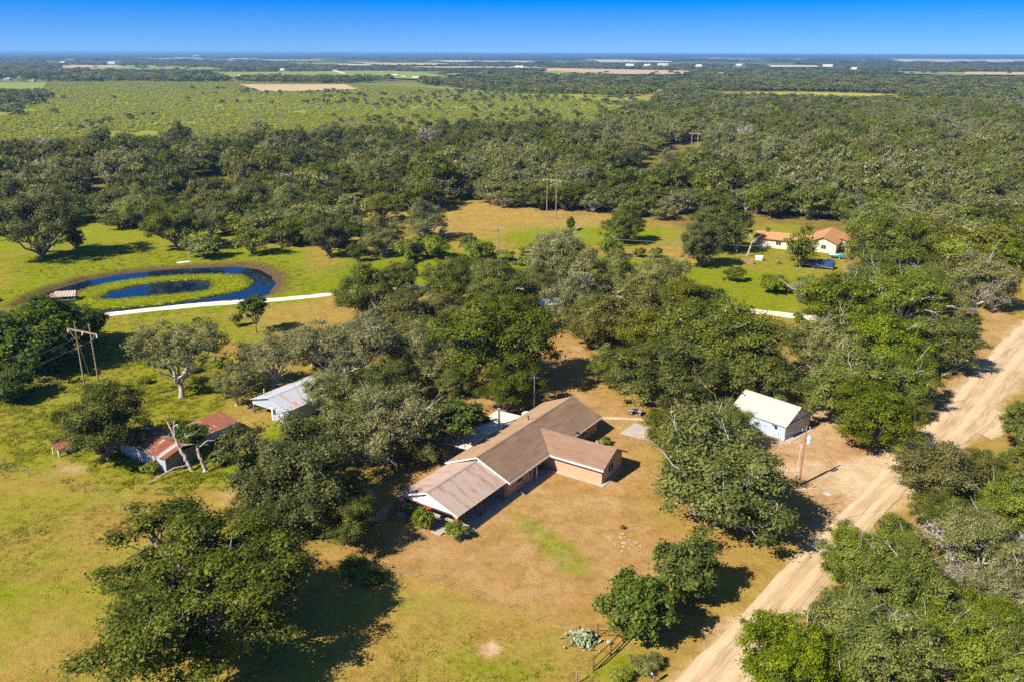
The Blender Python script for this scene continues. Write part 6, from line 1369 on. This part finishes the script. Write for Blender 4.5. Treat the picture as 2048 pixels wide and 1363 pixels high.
TEAL = plain('teal_paint', (.03,.30,.38), .4, 0, .15, 2); sec = [(-2.0,.75,.95),(-1.0,.85,.95),(.3,.8,1.0),(1.3,.5,1.1),(2.0,.05,1.25)]; V = []; F = []
for x, w, h in sec: V += [(x,-w,h),(x,-w*.75,.55),(x,0,.42),(x,w*.75,.55),(x,w,h)]
for i in range(4): F += [(i*5+k, i*5+k+1, (i+1)*5+k+1, (i+1)*5+k) for k in range(4)]
F += [(0,4,3,2,1)]; MB().add(V, F).build('hull', TEAL, tb); MB().prism([(-1.9,-.7,.84),(.2,-.75,.84),(.2,.75,.84),(-1.9,.7,.84)], (0,0,.04)).build('deck', WHITE, tb)
for x in (-1.3,.9): MB().box(x-.15,x+.15,-.6,.6,0,.5).build('block', WOODG, tb)
hc_ = empty('tool_chest', (*G(1518, 521)[:2], 0), R_(-25), 'pale grey lidded storage box near the woodpile', 'storage box')
MB().box(-.9,.9,-.55,.55,.08,.95).build('body', plain('chest_grey', (.42,.43,.46), .5), hc_, .04); MB().prism([(-.98,-.62,.96),(-.98,.62,.96),(-.98,.4,1.25),(-.98,-.4,1.25)], (1.96,0,0)).build('lid', plain('chest_lid', (.66,.68,.74), .5), hc_); MB().box(-.9,.9,-.5,.5,0,.08).build('skid', WOODG, hc_)
wp_ = empty('woodpile', (*G(1492, 527)[:2], 0), R_(-20), 'stacked firewood pile below the bleached snags', 'woodpile')
LOG = plain('cut_log', (.44,.25,.13), .95, 0, .25, 3)
for k in range(40): x = -1.9 + (k % 10)*.4 + rk.normal(0,.04); z = .17 + (k//10)*.3; MB().tube([(x,-.3+rk.normal(0,.05),z),(x,.35+rk.normal(0,.05),z)], rk.uniform(.13,.19), 8).build('log', LOG, wp_)
gr_ = empty('barbecue_smoker', (*G(1556, 529)[:2], 0), R_(20), 'small brown barrel smoker on the lawn before the tan house', 'smoker')
MB().tube([(-.5,0,.85),(.5,0,.85)], .3, 14).build('barrel', plain('smoker_brown', (.30,.17,.10), .8), gr_)
for x in (-.4,.4):
    for y in (-.2,.2): MB().box(x-.03,x+.03,y-.03,y+.03,0,.62).build('leg', BLK, gr_)
MB().tube([(.35,0,1.1),(.35,0,1.6)], .06, 8).build('flue', BLK, gr_)
# well house and far roofs in the woods
def cottage(name, label, base, rot, w, l, e, r, wall, roof, cat='building', win=True):
    c = empty(name, (base[0], base[1], 0), rot, label, cat)
    MB().prism([(-w/2,-l/2,0),(w/2,-l/2,0),(w/2,-l/2,e),(0,-l/2,r),(-w/2,-l/2,e)], (0,l,0)).build('wall', wall, c); s = (r-e)/(w/2); oh = min(.5, w*.06)
    for sg in (-1, 1): MB().prism([(sg*(w/2+oh),-l/2-oh,e-s*oh+.04),(sg*(w/2+oh),l/2+oh,e-s*oh+.04),(0,l/2+oh,r+.04),(0,-l/2-oh,r+.04)], (0,0,.12)).build('roof', roof, c)
    if win:
        MB().box(-w*.12,w*.12,-l/2-.06,-l/2-.01,0.05,min(e,2.2)).build('door', DARK, c)
        for x in (-w*.32, w*.32): MB().box(x-w*.07,x+w*.07,-l/2-.06,-l/2-.01,.9,min(e,1.9)).build('window', GLASS, c)
        for sg in (-1, 1):
            for k in range(3): y = -l*.3 + k*l*.3; MB().box(*sorted((sg*(w/2+.01), sg*(w/2+.06))), y-l*.05, y+l*.05, .9, min(e,2.0)).build('window', GLASS, c)
    return c
WHR = plain('white_metal_roof', (.62,.62,.62), .5, 0, .05, .3); TANB = plain('tan_barn', (.52,.42,.33), .8, 0, .1, .3); GREYR = plain('grey_metal_roof', (.52,.54,.57), .5, 0, .08, .3); BRNR = plain('brown_roof', (.27,.17,.12), .8, 0, .1, .3)
cottage('white_cabin', 'tiny white gabled cabin showing through the far woods', G(1647, 338)[:2], .5, 4.2, 4.5, 4.6, 6.6, WHITE, WHR, 'cabin')
cottage('grey_roofed_shed', 'pale grey tin roof showing through the woods right of the tan house', G(1822, 400)[:2], .9, 4.5, 5, 4.4, 5.4, PALEW, GREYR, 'shed')
mm = {'W': (WHITE, WHR), 'T': (TANB, TANB), 'B': (TANB, BRNR), 'G': (PALEW, GREYR)}
for px, py, w, l, e, r, rot, wl_, rl_, nm, lab in FARB: cottage(nm, lab, G(px, py)[:2], rot, w*.36, l*.34, e*.5, r*.5, mm[wl_][0], mm[rl_][1], 'barn' if 'barn' in nm else 'shed' if 'shed' in nm else 'house')

# ---------------------------------------------------------------- far fields (sheets lying on the ground) and the air
def field_mat(name, c, v=.15):
    m, n, l, b = new_mat(name); pos = n.new('ShaderNodeNewGeometry').outputs['Position']; f = noise(n, l, .006, 5, .6, pos); g_ = noise(n, l, .05, 4, .6, pos)
    col = mixc(n, l, f, tuple(x*(1-v) for x in c), tuple(x*(1+v) for x in c)); l.new(mixc(n, l, math_(n, l, 'MULTIPLY', g_, .4), col, tuple(x*.75 for x in c)), b.inputs['Base Color']); b.inputs['Roughness'].default_value = 1; b.inputs['Specular IOR Level'].default_value = .05; return m
FT = field_mat('field_tan', (.46,.34,.18)); FG = field_mat('field_green', (.22,.25,.05)); FY = field_mat('field_yellow', (.33,.31,.04)); FP = field_mat('field_pale', (.56,.46,.31))
FM_ = {'FT': FT, 'FG': FG, 'FY': FY, 'FP': FP}
for i, (pl, mt, lab) in enumerate(FIELDS):
    mt = FM_[mt]
    pts = [G(x, y + .0) for x, y in pl]; z = .6 if pts[0][1] < 1600 else 2.5
    tag(MB().add([(p[0], p[1], z + .06 * i) for p in pts], [tuple(range(len(pts)))]).build('field', mt), lab, None, kind='structure')
hz = MB().box(-30000, 30000, -600, 45000, -3.0, 53.0).build('haze', None); hz['kind'] = 'stuff'; hz['label'] = 'thin blue air haze over the whole land'; hz['category'] = 'haze'
hm = bpy.data.materials.new('haze'); hm.use_nodes = True; hm.node_tree.nodes.clear(); ho = hm.node_tree.nodes.new('ShaderNodeOutputMaterial'); pv = hm.node_tree.nodes.new('ShaderNodeVolumePrincipled')
pv.inputs['Color'].default_value = (.27, .57, 1.0, 1); pv.inputs['Density'].default_value = 1.05e-4; pv.inputs['Anisotropy'].default_value = .2
hm.node_tree.links.new(pv.outputs[0], ho.inputs['Volume']); hz.data.materials.append(hm)
